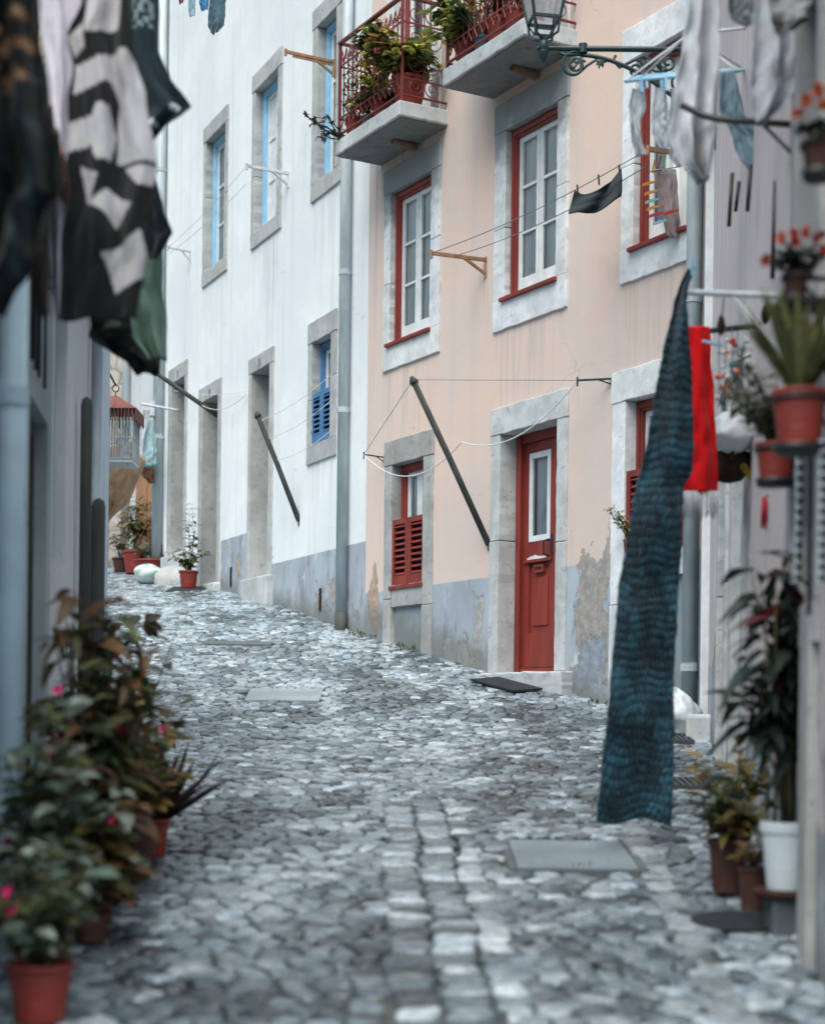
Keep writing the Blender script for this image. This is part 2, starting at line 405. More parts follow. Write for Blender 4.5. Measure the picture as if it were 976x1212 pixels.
# irregular paving: clipped cells around jittered seeds
A=.108; B=.118
pts={}
ny=int((29-1.6)/B)
for j in range(ny):
    y0=1.6+j*B
    for i in range(int(-9/A),int(3/A)):
        x=(i+.5*(j%2))*A+random.uniform(-.43,.43)*A; y=y0+random.uniform(-.43,.43)*B
        pts[(i,j)]=(x,y)
def clip(poly,mx,my,nx,ny_):
    out=[]; k=len(poly)
    for i in range(k):
        p,q=poly[i],poly[(i+1)%k]
        dp=(p[0]-mx)*nx+(p[1]-my)*ny_; dq=(q[0]-mx)*nx+(q[1]-my)*ny_
        if dp<=0: out.append(p)
        if (dp<0<dq) or (dq<0<dp):
            t_=dp/(dp-dq); out.append((p[0]+(q[0]-p[0])*t_,p[1]+(q[1]-p[1])*t_))
    return out
for (i,j),(x,y) in pts.items():
    if not in_street(x,y,-.02) or x<-.215*y-.9 or hole(x,y) or strip(x,y) or lightrow(x,y): continue
    poly=[(x-A*1.5,y-B*1.5),(x+A*1.5,y-B*1.5),(x+A*1.5,y+B*1.5),(x-A*1.5,y+B*1.5)]
    for dj in (-2,-1,0,1,2):
        for di in (-2,-1,0,1,2):
            q=pts.get((i+di,j+dj))
            if q is None or (di==0 and dj==0): continue
            nx,ny2=q[0]-x,q[1]-y
            poly=clip(poly,(x+q[0])/2,(y+q[1])/2,nx,ny2)
            if len(poly)<3: break
        if len(poly)<3: break
    if len(poly)<3: continue
    cx=sum(p[0] for p in poly)/len(poly); cy=sum(p[1] for p in poly)/len(poly)
    gap=random.uniform(.025,.06); k=1-gap
    # soften the corners
    pl=[]
    n=len(poly)
    for a in range(n):
        p,q=poly[a],poly[(a+1)%n]
        L=math.hypot(q[0]-p[0],q[1]-p[1])
        if L<.012: continue
        for f in (.18,.82): pl.append((cx+(lerp(p[0],q[0],f)-cx)*k,cy+(lerp(p[1],q[1],f)-cy)*k))
    if len(pl)<4: continue
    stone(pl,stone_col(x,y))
# coursed strip along the middle
y=3.2
while y<9.6:
    h=random.uniform(.09,.16)
    x0=lane(y)+.03*noise.noise(Vector((y*1.3,4,1))); 
    for a,b,lf in ((.0,.17,.0),(.17,.335,.0),(.335,.455,.25)):
        j=lambda: random.uniform(-.022,.022)
        gx=.007
        p=[(x0+a+gx+j(),y+.006+j()),(x0+b-gx+j(),y+.006+j()),(x0+b-gx+j(),y+h-.004+j()),(x0+a+gx+j(),y+h-.004+j())]
        cx=sum(q[0] for q in p)/4; cy=sum(q[1] for q in p)/4
        pl=[]
        for k in range(4):
            for f in (.12,.88): pl.append((lerp(p[k][0],p[(k+1)%4][0],f),lerp(p[k][1],p[(k+1)%4][1],f)))
        cc=stone_col(cx,cy,lf)
        if lf>0 and random.random()<.45:
            v=random.uniform(.4,.62); cc=(v*.88,v*.97,v*1.03)
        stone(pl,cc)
    y+=h
y=4.2
while y<9.0:
    h=random.uniform(.16,.3); x0=.99+.038*(y-5.25)-.068; x1=x0+.136
    p=[(x0,y+.006),(x1,y+.006),(x1+.038*h,y+h-.006),(x0+.038*h,y+h-.006)]
    pl=[]
    for k in range(4):
        for f in (.07,.93): pl.append((lerp(p[k][0],p[(k+1)%4][0],f),lerp(p[k][1],p[(k+1)%4][1],f)))
    v=random.uniform(.25,.5); stone([(a+random.uniform(-.012,.012),b+random.uniform(-.01,.01)) for a,b in pl],(v*.88,v*.97,v*1.03),.002)
    y+=h
tag(cob.build('street',M['cobble'],local=True,smooth=True),kind='structure')

def flat_on_street(mb,x0,x1,y0,y1,t0,t1,rows=4,c=None,skew=0.):
    vs=[]; 
    for k in range(rows+1):
        y=lerp(y0,y1,k/rows)
        for x in (x0,x1):
            for z in (t0,t1): vs.append((x+skew*(y-y0),y,gz(y)+z))
    fs=[]
    for k in range(rows):
        a=k*4; b=a+4
        fs+=[(a+1,a+3,b+3,b+1),(a,b,b+2,a+2),(a,a+1,b+1,b),(a+2,b+2,b+3,a+3)]
    fs+=[(0,2,3,1),(rows*4,rows*4+1,rows*4+3,rows*4+2)]
    mb.add(vs,fs,c)
M['cover']=stone_mat('cover_slab',(.19,.235,.265),(.09,.11,.12),warmth=0.); M['dark_slab']=stone_mat('dark_slab',(.11,.13,.145),(.05,.06,.065),warmth=0.)
m=MB(); flat_on_street(m,.47,1.01,7.46,8.18,-.03,.012,6)
cv=m.build('manhole_cover',M['cover'],bevel=.006)
tag(cv,'large smooth grey rectangular slab let into the cobbles below the hanging teal scarf','manhole cover')
m=MB()
for a in ((.43,.465,7.44,8.20),(1.015,1.05,7.44,8.20)): flat_on_street(m,*a,-.03,.008,4)
flat_on_street(m,.466,1.014,7.42,7.455,-.03,.008,1)
m.build('rim',M['dark_slab'],cv)
m=MB()
for k in range(5): flat_on_street(m,-1.46+.0*k,-.81,14.62+k*.124,14.62+k*.124+.112,-.03,.010,1,skew=.06)
tag(m.build('stone_drain_cover',M['road_slab'],bevel=.004),'pale ribbed stone slab set into the cobbles in mid street','drain cover')
m=MB(); flat_on_street(m,-2.22,-1.5,17.86,18.05,-.03,.012,2)
tag(m.build('drain_slab',M['dark_slab'],bevel=.004),'narrow dark slab lying across the cobbles uphill of the pale ribbed slab','drain cover')
def grate(x0,x1,y0,y1,n,label,ang=0):
    m=MB(); z=lambda y: gz(y)+.022
    P=lambda x,y:(x,y,z(y))
    m.bar(P(x0,y0),P(x1,y0),.03,.03); m.bar(P(x0,y1),P(x1,y1),.03,.03)
    for k in range(n+1):
        x=lerp(x0,x1,k/n); m.bar(P(x,y0),P(x,y1),.018,.028)
    tag(m.build('storm_drain_grate',M['grate']),label,'drain grate')
grate(1.72,2.07,12.45,12.92,10,'slotted iron drain grate beside the foot of the grey downpipe on the right')
grate(1.42,1.78,10.05,10.42,9,'slotted iron drain grate half behind olive leaves of the brown pot plant')
def mat_(x0,x1,y0,y1,label,cat='doormat',name='doormat',cut=0.,oval=False):
    m=MB(); n=8; vs=[]
    for k in range(n+1):
        y=lerp(y0,y1,k/n); 
        for i in range(n+1):
            x=lerp(x0,x1,i/n); e=cut*((k/n)**2)
            xx=lerp(x,lerp(x0+e,x1-e,i/n),1); y_=y
            if oval:
                a=2*i/n-1; b_=2*k/n-1; xx=(x0+x1)/2+(x1-x0)/2*a*math.sqrt(1-b_*b_/2); y_=(y0+y1)/2+(y1-y0)/2*b_*math.sqrt(1-a*a/2)
            vs.append((xx,y_,gz(y_)+.016+.005*noise.noise(Vector((xx*4,y*4,3)))))
    m.add(vs,[(k*(n+1)+i,k*(n+1)+i+1,(k+1)*(n+1)+i+1,(k+1)*(n+1)+i) for k in range(n) for i in range(n)])
    return tag(m.build(name,M['rubber'],solid=.008),label,cat)
mat_(1.06,1.40,6.22,6.56,'dark rubber mat lying in the shade below the white bucket planter',cut=.06,oval=True)
mat_(-3.38,-2.9,23.0,23.75,'dark mat on the cobbles beneath the red pot by the white house')
# mat at the red door follows the doorstep
m=MB(); n=8
m.sheet(lambda u,v:PK(lerp(-.30,.44,u),lerp(.15,.46,v),0)+Vector((0,0,gz(PK(lerp(-.30,.44,u),lerp(.15,.46,v),0).y)+.03)),n,n)
tag(m.build('doormat',M['rubber'],solid=.018),'black rubber doormat in front of the red door','doormat')
# weeds along the foot of the walls
M['weed']=simple('weed',(1,1,1),.7,.2,.3,30,0,attr=True)
m=MB()
def weeds(P,n,r,h):
    for k in range(n):
        p=P+Vector((random.gauss(0,r),random.gauss(0,r),0)); p.z=gz(p.y)+.01
        d=Vector((random.gauss(0,.6),random.gauss(0,.6),1))
        v=random.uniform(.5,1.1); m.leaf(p,d,Vector((random.gauss(0,1),-1,.3)),random.uniform(.4,1)*h,h*.16,.4,(.055*v,.075*v,.028*v))
for s,n in ((-3.3,26),(-3.1,12),(-2.4,18),(-2.2,14),(1.2,8)): weeds(PK(s,.07,0),n,.06,.08)
for s,n in ((-.5,16),(-2.5,8)): weeds(WH(s,.06,0),n,.07,.08)
for p in ((-.72,15.0),(.9,15.0),(1.0,13.9),(.1,11.0),(-.1,10.2)): weeds(Vector((p[0],p[1],0)),6,.06,.045)
for k in range(60):
    y=random.uniform(6,17); x=random.uniform(left_x(y)+.5,right_x(y)-.05); weeds(Vector((x,y,0)),random.randint(2,5),.03,.03)
tag(m.build('weeds',M['weed'],local=True),kind='stuff')
# ------------------------------------------------------------------ buildings (local x along the facade towards the camera, y into the house)
def holed_wall(root,mat,s0,s1,z0,z1,holes,name='wall',y=0.,label=None,thick=.22):
    xs=sorted({s0,s1}|{h[0] for h in holes}|{h[1] for h in holes}); zs=sorted({z0,z1}|{h[2] for h in holes}|{h[3] for h in holes})
    m=MB(); idx={}
    def vid(x,z):
        if (x,z) not in idx: idx[(x,z)]=len(idx)
        return idx[(x,z)]
    fs=[]
    for a,b in zip(xs,xs[1:]):
        for c,d in zip(zs,zs[1:]):
            mx,mz=(a+b)/2,(c+d)/2
            if any(h[0]<mx<h[1] and h[2]<mz<h[3] for h in holes): continue
            fs.append((vid(a,c),vid(b,c),vid(b,d),vid(a,d)))
    m.add([(x,y,z) for (x,z) in idx],fs)
    o=m.build(name,mat,root,local=True)
    md=o.modifiers.new('thick','SOLIDIFY'); md.thickness=thick; md.offset=-1
    if label: o['label']=label
    return o
def rough_box(m,x0,x1,y0,y1,z0,z1,n=16,amp=.010,seed=0):
    """dressed stone whose outline is a little irregular, with its own tone"""
    long_z=(z1-z0)>(x1-x0); vs=[]; k0=.86+.2*abs(noise.noise(Vector((seed*1.7,3.3,seed))))+random.uniform(-.03,.05)
    for k in range(n+1):
        f=k/n
        j=[amp*(noise.noise(Vector((seed+f*7,q*3.1,seed)))+.5*noise.noise(Vector((seed+f*23,q*3.1,seed)))) for q in range(4)]
        if long_z:
            z=lerp(z0,z1,f); e=[(x0+j[0],y0+j[2]*.4),(x1+j[1],y0+j[3]*.4),(x1+j[1],y1),(x0+j[0],y1)]
            vs+=[(a,b,z) for a,b in e]
        else:
            x=lerp(x0,x1,f); e=[(y0+j[2]*.4,z0+j[0]),(y1,z0+j[0]),(y1,z1+j[1]),(y0+j[3]*.4,z1+j[1])]
            vs+=[(x,a,b) for a,b in e]
    fs=[(k*4+i,k*4+(i+1)%4,k*4+4+(i+1)%4,k*4+4+i) for k in range(n) for i in range(4)]+[(3,2,1,0),(n*4,n*4+1,n*4+2,n*4+3)]
    m.add(vs,fs,(k0,k0*random.uniform(.985,1.01),k0*random.uniform(.96,1.02)))
sd=[0]
def surround(parent,mat,o,s,depth,proud=.022,jamb_down=None,sill=True,label=None):
    """four stones round an opening o=(x0,x1,z0,z1), outer edge s"""
    m=MB(); x0,x1,z0,z1=o; a,b,c,d=s; sd[0]+=3
    p=-proud; zb=jamb_down if jamb_down is not None else (z0 if sill else z0)
    q_=lerp(zb,z1,.38+.2*((sd[0]*.37)%1)); r_=lerp(zb,z1,.35+.25*((sd[0]*.61)%1))
    rough_box(m,a,x0,p,depth,zb,q_-.003,seed=sd[0]); rough_box(m,a+.004,x0,p+.003,depth,q_+.003,z1,seed=sd[0]+7); rough_box(m,x1,b,p-.001,depth,zb,r_-.003,seed=sd[0]+1); rough_box(m,x1,b-.004,p+.002,depth,r_+.003,z1,seed=sd[0]+8)
    rough_box(m,a-.003,b+.003,p-.004,depth,z1,d,seed=sd[0]+2)
    if sill and jamb_down is None: rough_box(m,a-.002,b+.002,p-.003,depth,c,z0,seed=sd[0]+4)
    if sill and jamb_down is not None: rough_box(m,x0+.002,x1-.002,p+.012,depth,c,z0,seed=sd[0]+4)
    q=m.build('stone_surround',mat,parent,local=True,bevel=.007)
    if label: q['label']=label
    return q
def frame_mb(x0,x1,z0,z1,y0,y1,w,bottom=True,c=None):
    m=MB(); m.box(x0,x0+w,y0,y1,z0,z1); m.box(x1-w,x1,y0,y1,z0,z1); m.box(x0+w,x1-w,y0+.002,y1,z1-w,z1)
    if bottom: m.box(x0+w,x1-w,y0+.002,y1,z0,z0+w)
    return m
def window(root,o,s,fm,stone,rec=.05,rows=3,curtain=True,blind=False,jamb_down=None,sillmat=None,lab=None,open_=False,fw=.085,bottom_panel=.12,leaves=2):
    x0,x1,z0,z1=o
    m=frame_mb(x0,x1,z0,z1,rec,rec+.09,fw,bottom=False)
    m.box(x0+fw-.03,x1-fw+.03,rec-.012,rec,z1-fw+.02,z1-.01); m.box(x0+.02,x0+fw-.025,rec-.012,rec+.001,z0,z1-.012)
    m.box(x1-fw+.025,x1-.02,rec-.012,rec+.001,z0,z1-.012)
    win=m.build('window',fm,root,local=True,bevel=.004)
    if lab: win['label']=lab
    surround(win,stone,o,s,.3,jamb_down=jamb_down)
    a,b=x0+fw,x1-fw; zt=z1-fw; ys=rec+.035
    mid=(a+b)/2
    halves=[(a,mid-.004),(mid+.004,b)] if leaves==2 else [(a,b)]
    for k,(p,q) in enumerate(halves):
        if open_ and k==1: continue
        sw=.05
        sm=MB(); sm.box(p,p+sw,ys,ys+.04,z0,zt); sm.box(q-sw,q,ys,ys+.04,z0,zt); sm.box(p+sw,q-sw,ys+.001,ys+.04,zt-sw,zt)
        sm.box(p+sw,q-sw,ys+.001,ys+.04,z0,z0+bottom_panel+sw)
        hb=z0+bottom_panel+sw
        for r in range(1,rows):
            zz=lerp(hb,zt-sw,r/rows); sm.box(p+sw,q-sw,ys+.006,ys+.034,zz-.014,zz+.014)
        so=sm.build('sash',M['white_wood'],win,local=True,bevel=.003)
        g_=MB()
        g_.add([(p+sw,ys+.02,hb),(q-sw,ys+.02,hb),(q-sw,ys+.02,zt-sw),(p+sw,ys+.02,zt-sw)],[(0,1,2,3)])
        if blind: g_.build('blind_panel',M['white_wood'],win,local=True)
        else: g_.build('pane',M['glass'],win,local=True)
    if curtain and not blind:
        cm=MB(); yc=rec+.13
        def cf(u,v):
            x=lerp(x0+.02,x1-.02,u)
            return (x,yc-.048+.008*math.sin(u*34+v*1.2)+.0025*math.sin(u*91+2*v),lerp(z0,z1,v))
        cm.sheet(cf,70,8); cm.build('curtain',M['curtain'] if curtain is True else curtain,win,smooth=True,local=True)
    if sillmat:
        zm=MB(); zm.box(x0-.035,x1+.035,-.06,rec+.02,z0-.038,z0); zm.build('sill',sillmat,win,local=True,bevel=.006)
    return win
def shutters(win,x0,x1,z0,z1,mat,y=-.03):
    mid=(x0+x1)/2
    for p,q in ((x0,mid-.004),(mid+.004,x1)):
        m=frame_mb(p,q,z0,z1,y,y+.032,.055); n=max(6,int((z1-z0-.16)/.055))
        m.box(p+.055,q-.055,y+.004,y+.03,z0+.055,z0+.10)
        for k in range(n):
            zz=lerp(z0+.12,z1-.075,k/(n-1))
            m.bar(((p+.055),y+.016,zz),((q-.055),y+.016,zz),.036,.009,up=(0,-.72,.7))
        m.build('shutter',mat,win,local=True)
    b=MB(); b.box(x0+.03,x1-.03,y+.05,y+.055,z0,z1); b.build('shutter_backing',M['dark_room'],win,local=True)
def body(root,s0,s1,z0,z1,depth,mat=None,y0=.7):
    m=MB(); m.box(s0,s1,y0,depth,z0,z1); m.box(s0,s0+.2,.224,y0,z0,z1); m.box(s1-.2,s1,.224,y0,z0,z1)
    m.box(s0+.2,s1-.2,.224,y0,z1-.2,z1); m.box(s0+.2,s1-.2,.224,y0,z0,z0+.2)
    m.build('body',mat or M['body'],root,local=True)
    r=MB(); n=40
    r.sheet(lambda u,v:(lerp(s0-.15,s1+.15,u),lerp(-.25,depth+.1,v),z1+.05+.9*(1-abs(2*v-1))+.03*math.sin(u*n*PI)),120,8)
    r.build('roof',M['roof'],root,local=True,solid=.04)
def pipe(root,x,y,z0,z1,r,mat,joints=()):
    m=MB(); m.tube([(x,y,z0),(x,y,z1)],r,14)
    o=m.build('drainpipe',mat,root,smooth=True,local=True)
    for z in joints:
        c=MB(); c.tube([(x,y,z-.03),(x,y,z+.03)],r+.008,14); c.bar((x,y,z),(x,.02,z),.03,.02); c.build('pipe_clamp',mat,o,smooth=False,local=True)
    return o

# ---- pink house
M['pink']=plaster_mat('pink_render',(.68,.525,.45),(.63,.535,.49),(.50,.47,.48),
    dados=((-9,9,2.955,0),),dado_c=(.41,.475,.54),
    peels=((1.0,.62,2.45,1.15,.80,(.42,.395,.37)),(.95,.5,2.05,.55,.84,(.33,.39,.45)),(-.93,.22,2.5,.75,.86,(.46,.47,.46)),(-1.2,.5,2.2,.9,1.0,(.58,.60,.61)),(-3.1,.4,2.9,.9,.95,(.50,.38,.30)),(-1.55,.5,2.35,.6,.98,(.55,.57,.58))),
    ground=(1.97,-.215),drips=((-2.34,.62,5.32,1.3,.28),(-.07,.62,5.30,1.5,.28),(1.9,.6,5.31,1.3,.28),(-2.34,.8,7.58,.5,.4),(-3.2,.12,8,6,.3),(-.86,.05,5.95,1.2,.5),(2.3,.2,9,6,.4)))
pinkh=thing('pink_house','pink rendered house with red window frames, red door and flaking blue grey plinth','house',(PINK0.x,PINK0.y,0),rot_of(PINKD))
holes=[]
def hole_of(s,inset=.03): return (s[0]+inset,s[1]-inset,s[2]+inset,s[3]-inset)
W1=((-2.80,-1.93,5.60,7.22),(-2.945,-1.735,5.32,7.48))
W2=((-.50,.37,5.60,7.20),(-.70,.545,5.30,7.48))
W3=((1.535,2.25,5.59,7.2),(1.36,2.40,5.31,7.48))
WL_=((-2.70,-2.02,3.0,4.29),(-2.865,-1.82,2.77,4.55))
WR=((1.455,2.28,3.0,4.30),(1.26,2.40,2.77,4.57))
DR=((-.545,.425,2.02,4.305),(-.71,.59,2.02,4.56))
holes=[hole_of(W1[1]),hole_of(W2[1]),hole_of(W3[1]),(WL_[1][0]+.03,WL_[1][1]-.03,1.5,4.5),(WR[1][0]+.03,WR[1][1]-.03,.9,4.52),(DR[1][0]+.03,DR[1][1]-.03,1.5,4.52)]
BD=((-2.78,-1.95,7.76,10.0),(-2.945,-1.78,7.76,10.25)); BD2=((-.48,.36,7.76,10.0),(-.66,.53,7.76,10.25))
holes+=[(BD[1][0]+.03,BD[1][1]-.03,7.76,10.2),(BD2[1][0]+.03,BD2[1][1]-.03,7.76,10.2)]
holed_wall(pinkh,M['pink'],-3.31,2.46,.6,11,holes)
body(pinkh,-3.31,2.46,.6,11,6.5)
window(pinkh,*W1,M['red_wood'],M['stone_top'],sillmat=M['red_wood'])
window(pinkh,*W2,M['red_wood'],M['stone_top'],sillmat=M['red_wood'])
w3=window(pinkh,*W3,M['red_wood'],M['stone_light'],sillmat=M['red_wood'],lab='red framed window with its right sash open',open_=True,rows=1)
m=MB(); m.box(1.95,2.2,.35,.36,5.62,7.1); m.build('blind_panel',simple('grey_screen',(.17,.22,.24),.7,.3,.2),w3,local=True)
wl_=window(pinkh,*WL_,M['red_wood'],M['stone_worn'],rec=.10,rows=1,curtain=M['white_curtain'],jamb_down=1.6,lab='small ground floor window with red louvred half shutters')
shutters(wl_,-2.715,-2.01,3.0,3.70,M['red_wood'],y=.0)
m=MB(); m.box(-2.73,-2.0,-.03,.06,2.955,2.995); m.build('sill',M['red_wood'],wl_,local=True,bevel=.005)
M['patch']=plaster_mat('blue_grey_patch',(.20,.25,.28),(.30,.35,.38),(.16,.2,.22),peels=((.0,9,2.5,.5,9,(.4,.35,.3)),),ground=(1.95,-.215))
m=MB(); m.box(-2.695,-2.025,.035,.2,1.5,2.775); m.build('infill_panel',M['patch'],wl_,local=True)
wr=window(pinkh,*WR,M['red_wood'],M['stone_light'],rec=.10,rows=1,curtain=M['white_curtain'],jamb_down=.9,lab='ground floor window with red half shutters behind the scarf')
shutters(wr,1.46,2.27,3.0,3.70,M['red_wood'],y=.0)
m=MB(); m.box(1.46,2.275,.035,.2,.9,2.775); m.build('infill_panel',M['patch'],wr,local=True)
# balcony doors above (mostly out of frame)
for o,s in (BD,BD2):
    m=frame_mb(o[0],o[1],o[2],o[3],.12,.2,.08,False); d=m.build('balcony_door',M['red_wood'],pinkh,local=True,bevel=.004)
    surround(d,M['stone_light'],o,s,.3,sill=False)
    x0,x1,z0,z1=o; mid=(x0+x1)/2
    for p,q in ((x0+.08,mid-.003),(mid+.003,x1-.08)):
        sm=frame_mb(p,q,z0+.02,z1-.08,.14,.18,.06); sm.box(p+.06,q-.06,.145,.175,z0+.08,z0+.7); sm.build('sash',M['white_wood'],d,local=True,bevel=.003)
        gm=MB(); gm.add([(p+.06,.16,z0+.7),(q-.06,.16,z0+.7),(q-.06,.16,z1-.14),(p+.06,.16,z1-.14)],[(0,1,2,3)]); gm.build('pane',M['glass'],d,local=True)
    cm=MB(); cm.sheet(lambda u,v:(lerp(x0,x1,u),.26+.02*math.sin(u*40),lerp(z0,z1,v)),60,4); cm.build('curtain',M['white_curtain'],d,smooth=True,local=True)
# front door
o,s=DR; x0,x1,z0,z1=o; rec=.17
m=frame_mb(x0,x1,z0,z1,rec,rec+.1,.09,False); m.box(x0+.02,x0+.1,rec-.012,rec+.001,z0,z1-.02); m.box(x0+.09,x1-.09,rec+.003,rec+.1,z0,z0+.045)
dr=m.build('door',M['red_wood'],pinkh,local=True,bevel=.004); dr['label']='tall red front door with a narrow glazed upper panel'
surround(dr,M['stone'],o,s,.32,sill=False)
a,b=x0+.09,.085; y0=rec+.04; lz0,lz1=z0+.05,z1-.09
m=MB(); st=.09
m.box(a,a+st,y0,y0+.045,lz0,lz1); m.box(b-st,b,y0,y0+.045,lz0,lz1)
m.box(b+.004,x1-.09,rec+.012,rec+.1,z0+.045,z1-.09)
for p,q in ((lz0,lz0+.33),(lz0+1.0,lz0+1.2),(lz1-.10,lz1)): m.box(a+st,b-st,y0+.002,y0+.045,p,q)
m.box(a+st,b-st,y0+.028,y0+.04,lz0+.33,lz0+1.0)
m.box(a+st+.05,b-st-.05,y0+.014,y0+.03,lz0+.40,lz0+.86)
m.box(a+st-.06,b-st+.05,y0-.022,y0+.003,lz0+1.0,lz0+1.03)
m.build('door_leaf',M['red_wood'],dr,local=True,bevel=.004)
g0,g1=lz0+1.2,lz1-.10
frame_mb(a+st,b-st,g0,g1,y0-.004,y0+.03,.055).build('glazing_frame',M['white_wood'],dr,local=True,bevel=.003)
m=MB(); m.add([(a+st+.05,y0+.012,g0+.05),(b-st-.05,y0+.012,g0+.05),(b-st-.05,y0+.012,g1-.05),(a+st+.05,y0+.012,g1-.05)],[(0,1,2,3)]); m.build('pane',M['glass'],dr,local=True)
m=MB(); m.sheet(lambda u,v:(lerp(a+st,b-st,u),y0+.06+.012*math.sin(u*22+v),lerp(g0,g1,v)),40,4); m.build('curtain',M['white_curtain'],dr,smooth=True,local=True)
m=MB(); m.box(a+.19,a+.35,y0-.010,y0+.03,lz0+.90,lz0+.975); fl=m.build('letter_flap',M['red_wood'],dr,local=True,bevel=.003); m=MB(); m.box(a+.215,a+.325,y0-.013,y0-.008,lz0+.93,lz0+.957); m.build('letter_slot',M['dark_room'],dr,local=True)
m=MB(); hx=b-.035; m.box(hx-.022,hx+.03,y0-.02,y0,lz0+1.06,lz0+1.24); m.tube([(hx-.07,y0,lz0+1.04),(hx-.08,y0-.055,lz0+1.06),(hx-.08,y0-.055,lz0+1.18),(hx-.07,y0,lz0+1.2)],.011,8)
m.build('handle',M['black_iron'],dr,local=True)
m=MB()
for k in range(14):
    x=a+st-.02+.30*k/13; m.box(x,x+.024,y0-.006,y0+.003,lz0+1.031,lz0+1.05+.05*abs(noise.noise(Vector((k*.9,2,0)))))
m.build('flaked_paint',M['white_wood'],dr,local=True)
m=MB(); rough_box(m,-.68,.30,-.12,.25,1.55,2.018,seed=55); rough_box(m,.305,.69,-.125,.2,1.5,2.012,seed=57)
m.build('doorstep',M['stone'],pinkh,local=True,bevel=.014)
pipe(pinkh,2.43,-.075,1.45,11,.062,M['zinc'],(2.0,4.95,7.9))
m=MB(); m.tube([(2.43,-.075,1.2),(2.43,-.075,1.45)],.07,14); m.build('pipe_shoe',M['rust'],pinkh,smooth=True,local=True)
# balconies
def scroll(m,c,r,turns,a0,ax,ay,rad=.008,sgn=1,n=26):
    pts=[]
    for k in range(n):
        t_=k/(n-1); rr=r*(1-.82*t_); an=a0+sgn*turns*2*PI*t_
        pts.append(Vector(c)+Vector(ax)*rr*math.cos(an)+Vector(ay)*rr*math.sin(an))
    m.tube(pts,rad,6)
def balcony(s0,s1,lab):
    out=.56; zt=7.755
    m=MB(); rough_box(m,s0,s1,-out,.02,7.60,zt,seed=s0*7)
    sl=m.build('balcony',M['slab'],pinkh,local=True,bevel=.012); sl['label']=lab
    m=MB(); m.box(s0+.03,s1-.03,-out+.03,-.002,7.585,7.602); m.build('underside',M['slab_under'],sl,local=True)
    m=MB(); f=(s0+s1)/2+.1
    m.tube([(f,-.03,7.55),(f,-.30,7.57)],[.05,.035],10); m.build('corbel_stub',M['rust'],sl,local=True)
    def post(x,y):
        p=MB(); p.bar((x,y,zt),(x,y,zt+1.05),.026); p.build('railing_post',M['red_iron'],sl,local=True)
    y=-out+.04; z0=zt+.07; z1=zt+1.05
    for x in (s0+.03,s1-.03): post(x,y)
    top=MB(); top.bar((s0+.01,y,z1),(s1-.01,y,z1),.05,.022); top.bar((s0+.03,y,z1),(s0+.03,-.0,z1),.05,.022); top.bar((s1-.03,y,z1),(s1-.03,-.0,z1),.05,.022)
    top.build('handrail',M['red_iron'],sl,local=True)
    rr=MB()
    for zz,t_ in ((z0,.024),(zt+.24,.014),(zt+.80,.014)):
        rr.bar((s0+.03,y,zz),(s1-.03,y,zz),t_,.016)
        rr.bar((s0+.03,y,zz),(s0+.03,0,zz),t_,.016); rr.bar((s1-.03,y,zz),(s1-.03,0,zz),t_,.016)
    rr.build('rail',M['red_iron'],sl,local=True)
    bal=MB(); n=14
    for k in range(1,n):
        x=lerp(s0+.03,s1-.03,k/n)
        if k%2: bal.tube([(x,y,zt+.24),(x,y,zt+.80)],.008,6)
        else:
            bal.tube([(x+.008*math.cos(q*1.6),y+.008*math.sin(q*1.6),lerp(zt+.24,zt+.80,q/24)) for q in range(25)],.0085,6)
        for q in (.36,.52,.68): bal.box(x-.014,x+.014,y-.014,y+.014,zt+q-.012,zt+q+.012)
    bal.build('baluster',M['red_iron'],sl,local=True)
    sc=MB()
    for k in range(n):
        x=lerp(s0+.03,s1-.03,(k+.5)/n); wv=(s1-s0)/n*.5
        # arches below and scroll heads above
        sc.tube([(x-wv,y,zt+.30),(x-wv*.9,y,zt+.22),(x,y,zt+.13),(x+wv*.9,y,zt+.22),(x+wv,y,zt+.30)],.008,6)
        sc.tube([(x-wv,y,zt+.74),(x-wv*.9,y,zt+.84),(x,y,zt+.95),(x+wv*.9,y,zt+.84),(x+wv,y,zt+.74)],.008,6)
        scroll(sc,(x,y,zt+.86),.035,1.3,0,(1,0,0),(0,0,1),.006,1 if k%2 else -1,16)
    for xx in (s0+.03,s1-.03):
        for (cy,cz,r_,sg) in ((-.17,.42,.13,1),(-.37,.42,.13,-1),(-.17,.66,.12,-1),(-.37,.66,.12,1),(-.17,.17,.10,1),(-.37,.17,.10,-1),(-.17,.9,.1,1),(-.37,.9,.1,-1)):
            scroll(sc,(xx,cy,zt+cz),r_,1.6,PI/2 if sg>0 else PI/2,(0,1,0),(0,0,1),.006,sg,30)
        sc.tube([(xx,-.27,z0),(xx,-.27,z1)],.008,6)
    sc.build('scrollwork',M['red_iron'],sl,local=True)
    return sl
balcony(-3.07,-1.63,'stone balcony farther up the street with red scrolled railing')
balcony(-.79,.65,'stone balcony nearer the street lamp with red scrolled railing')

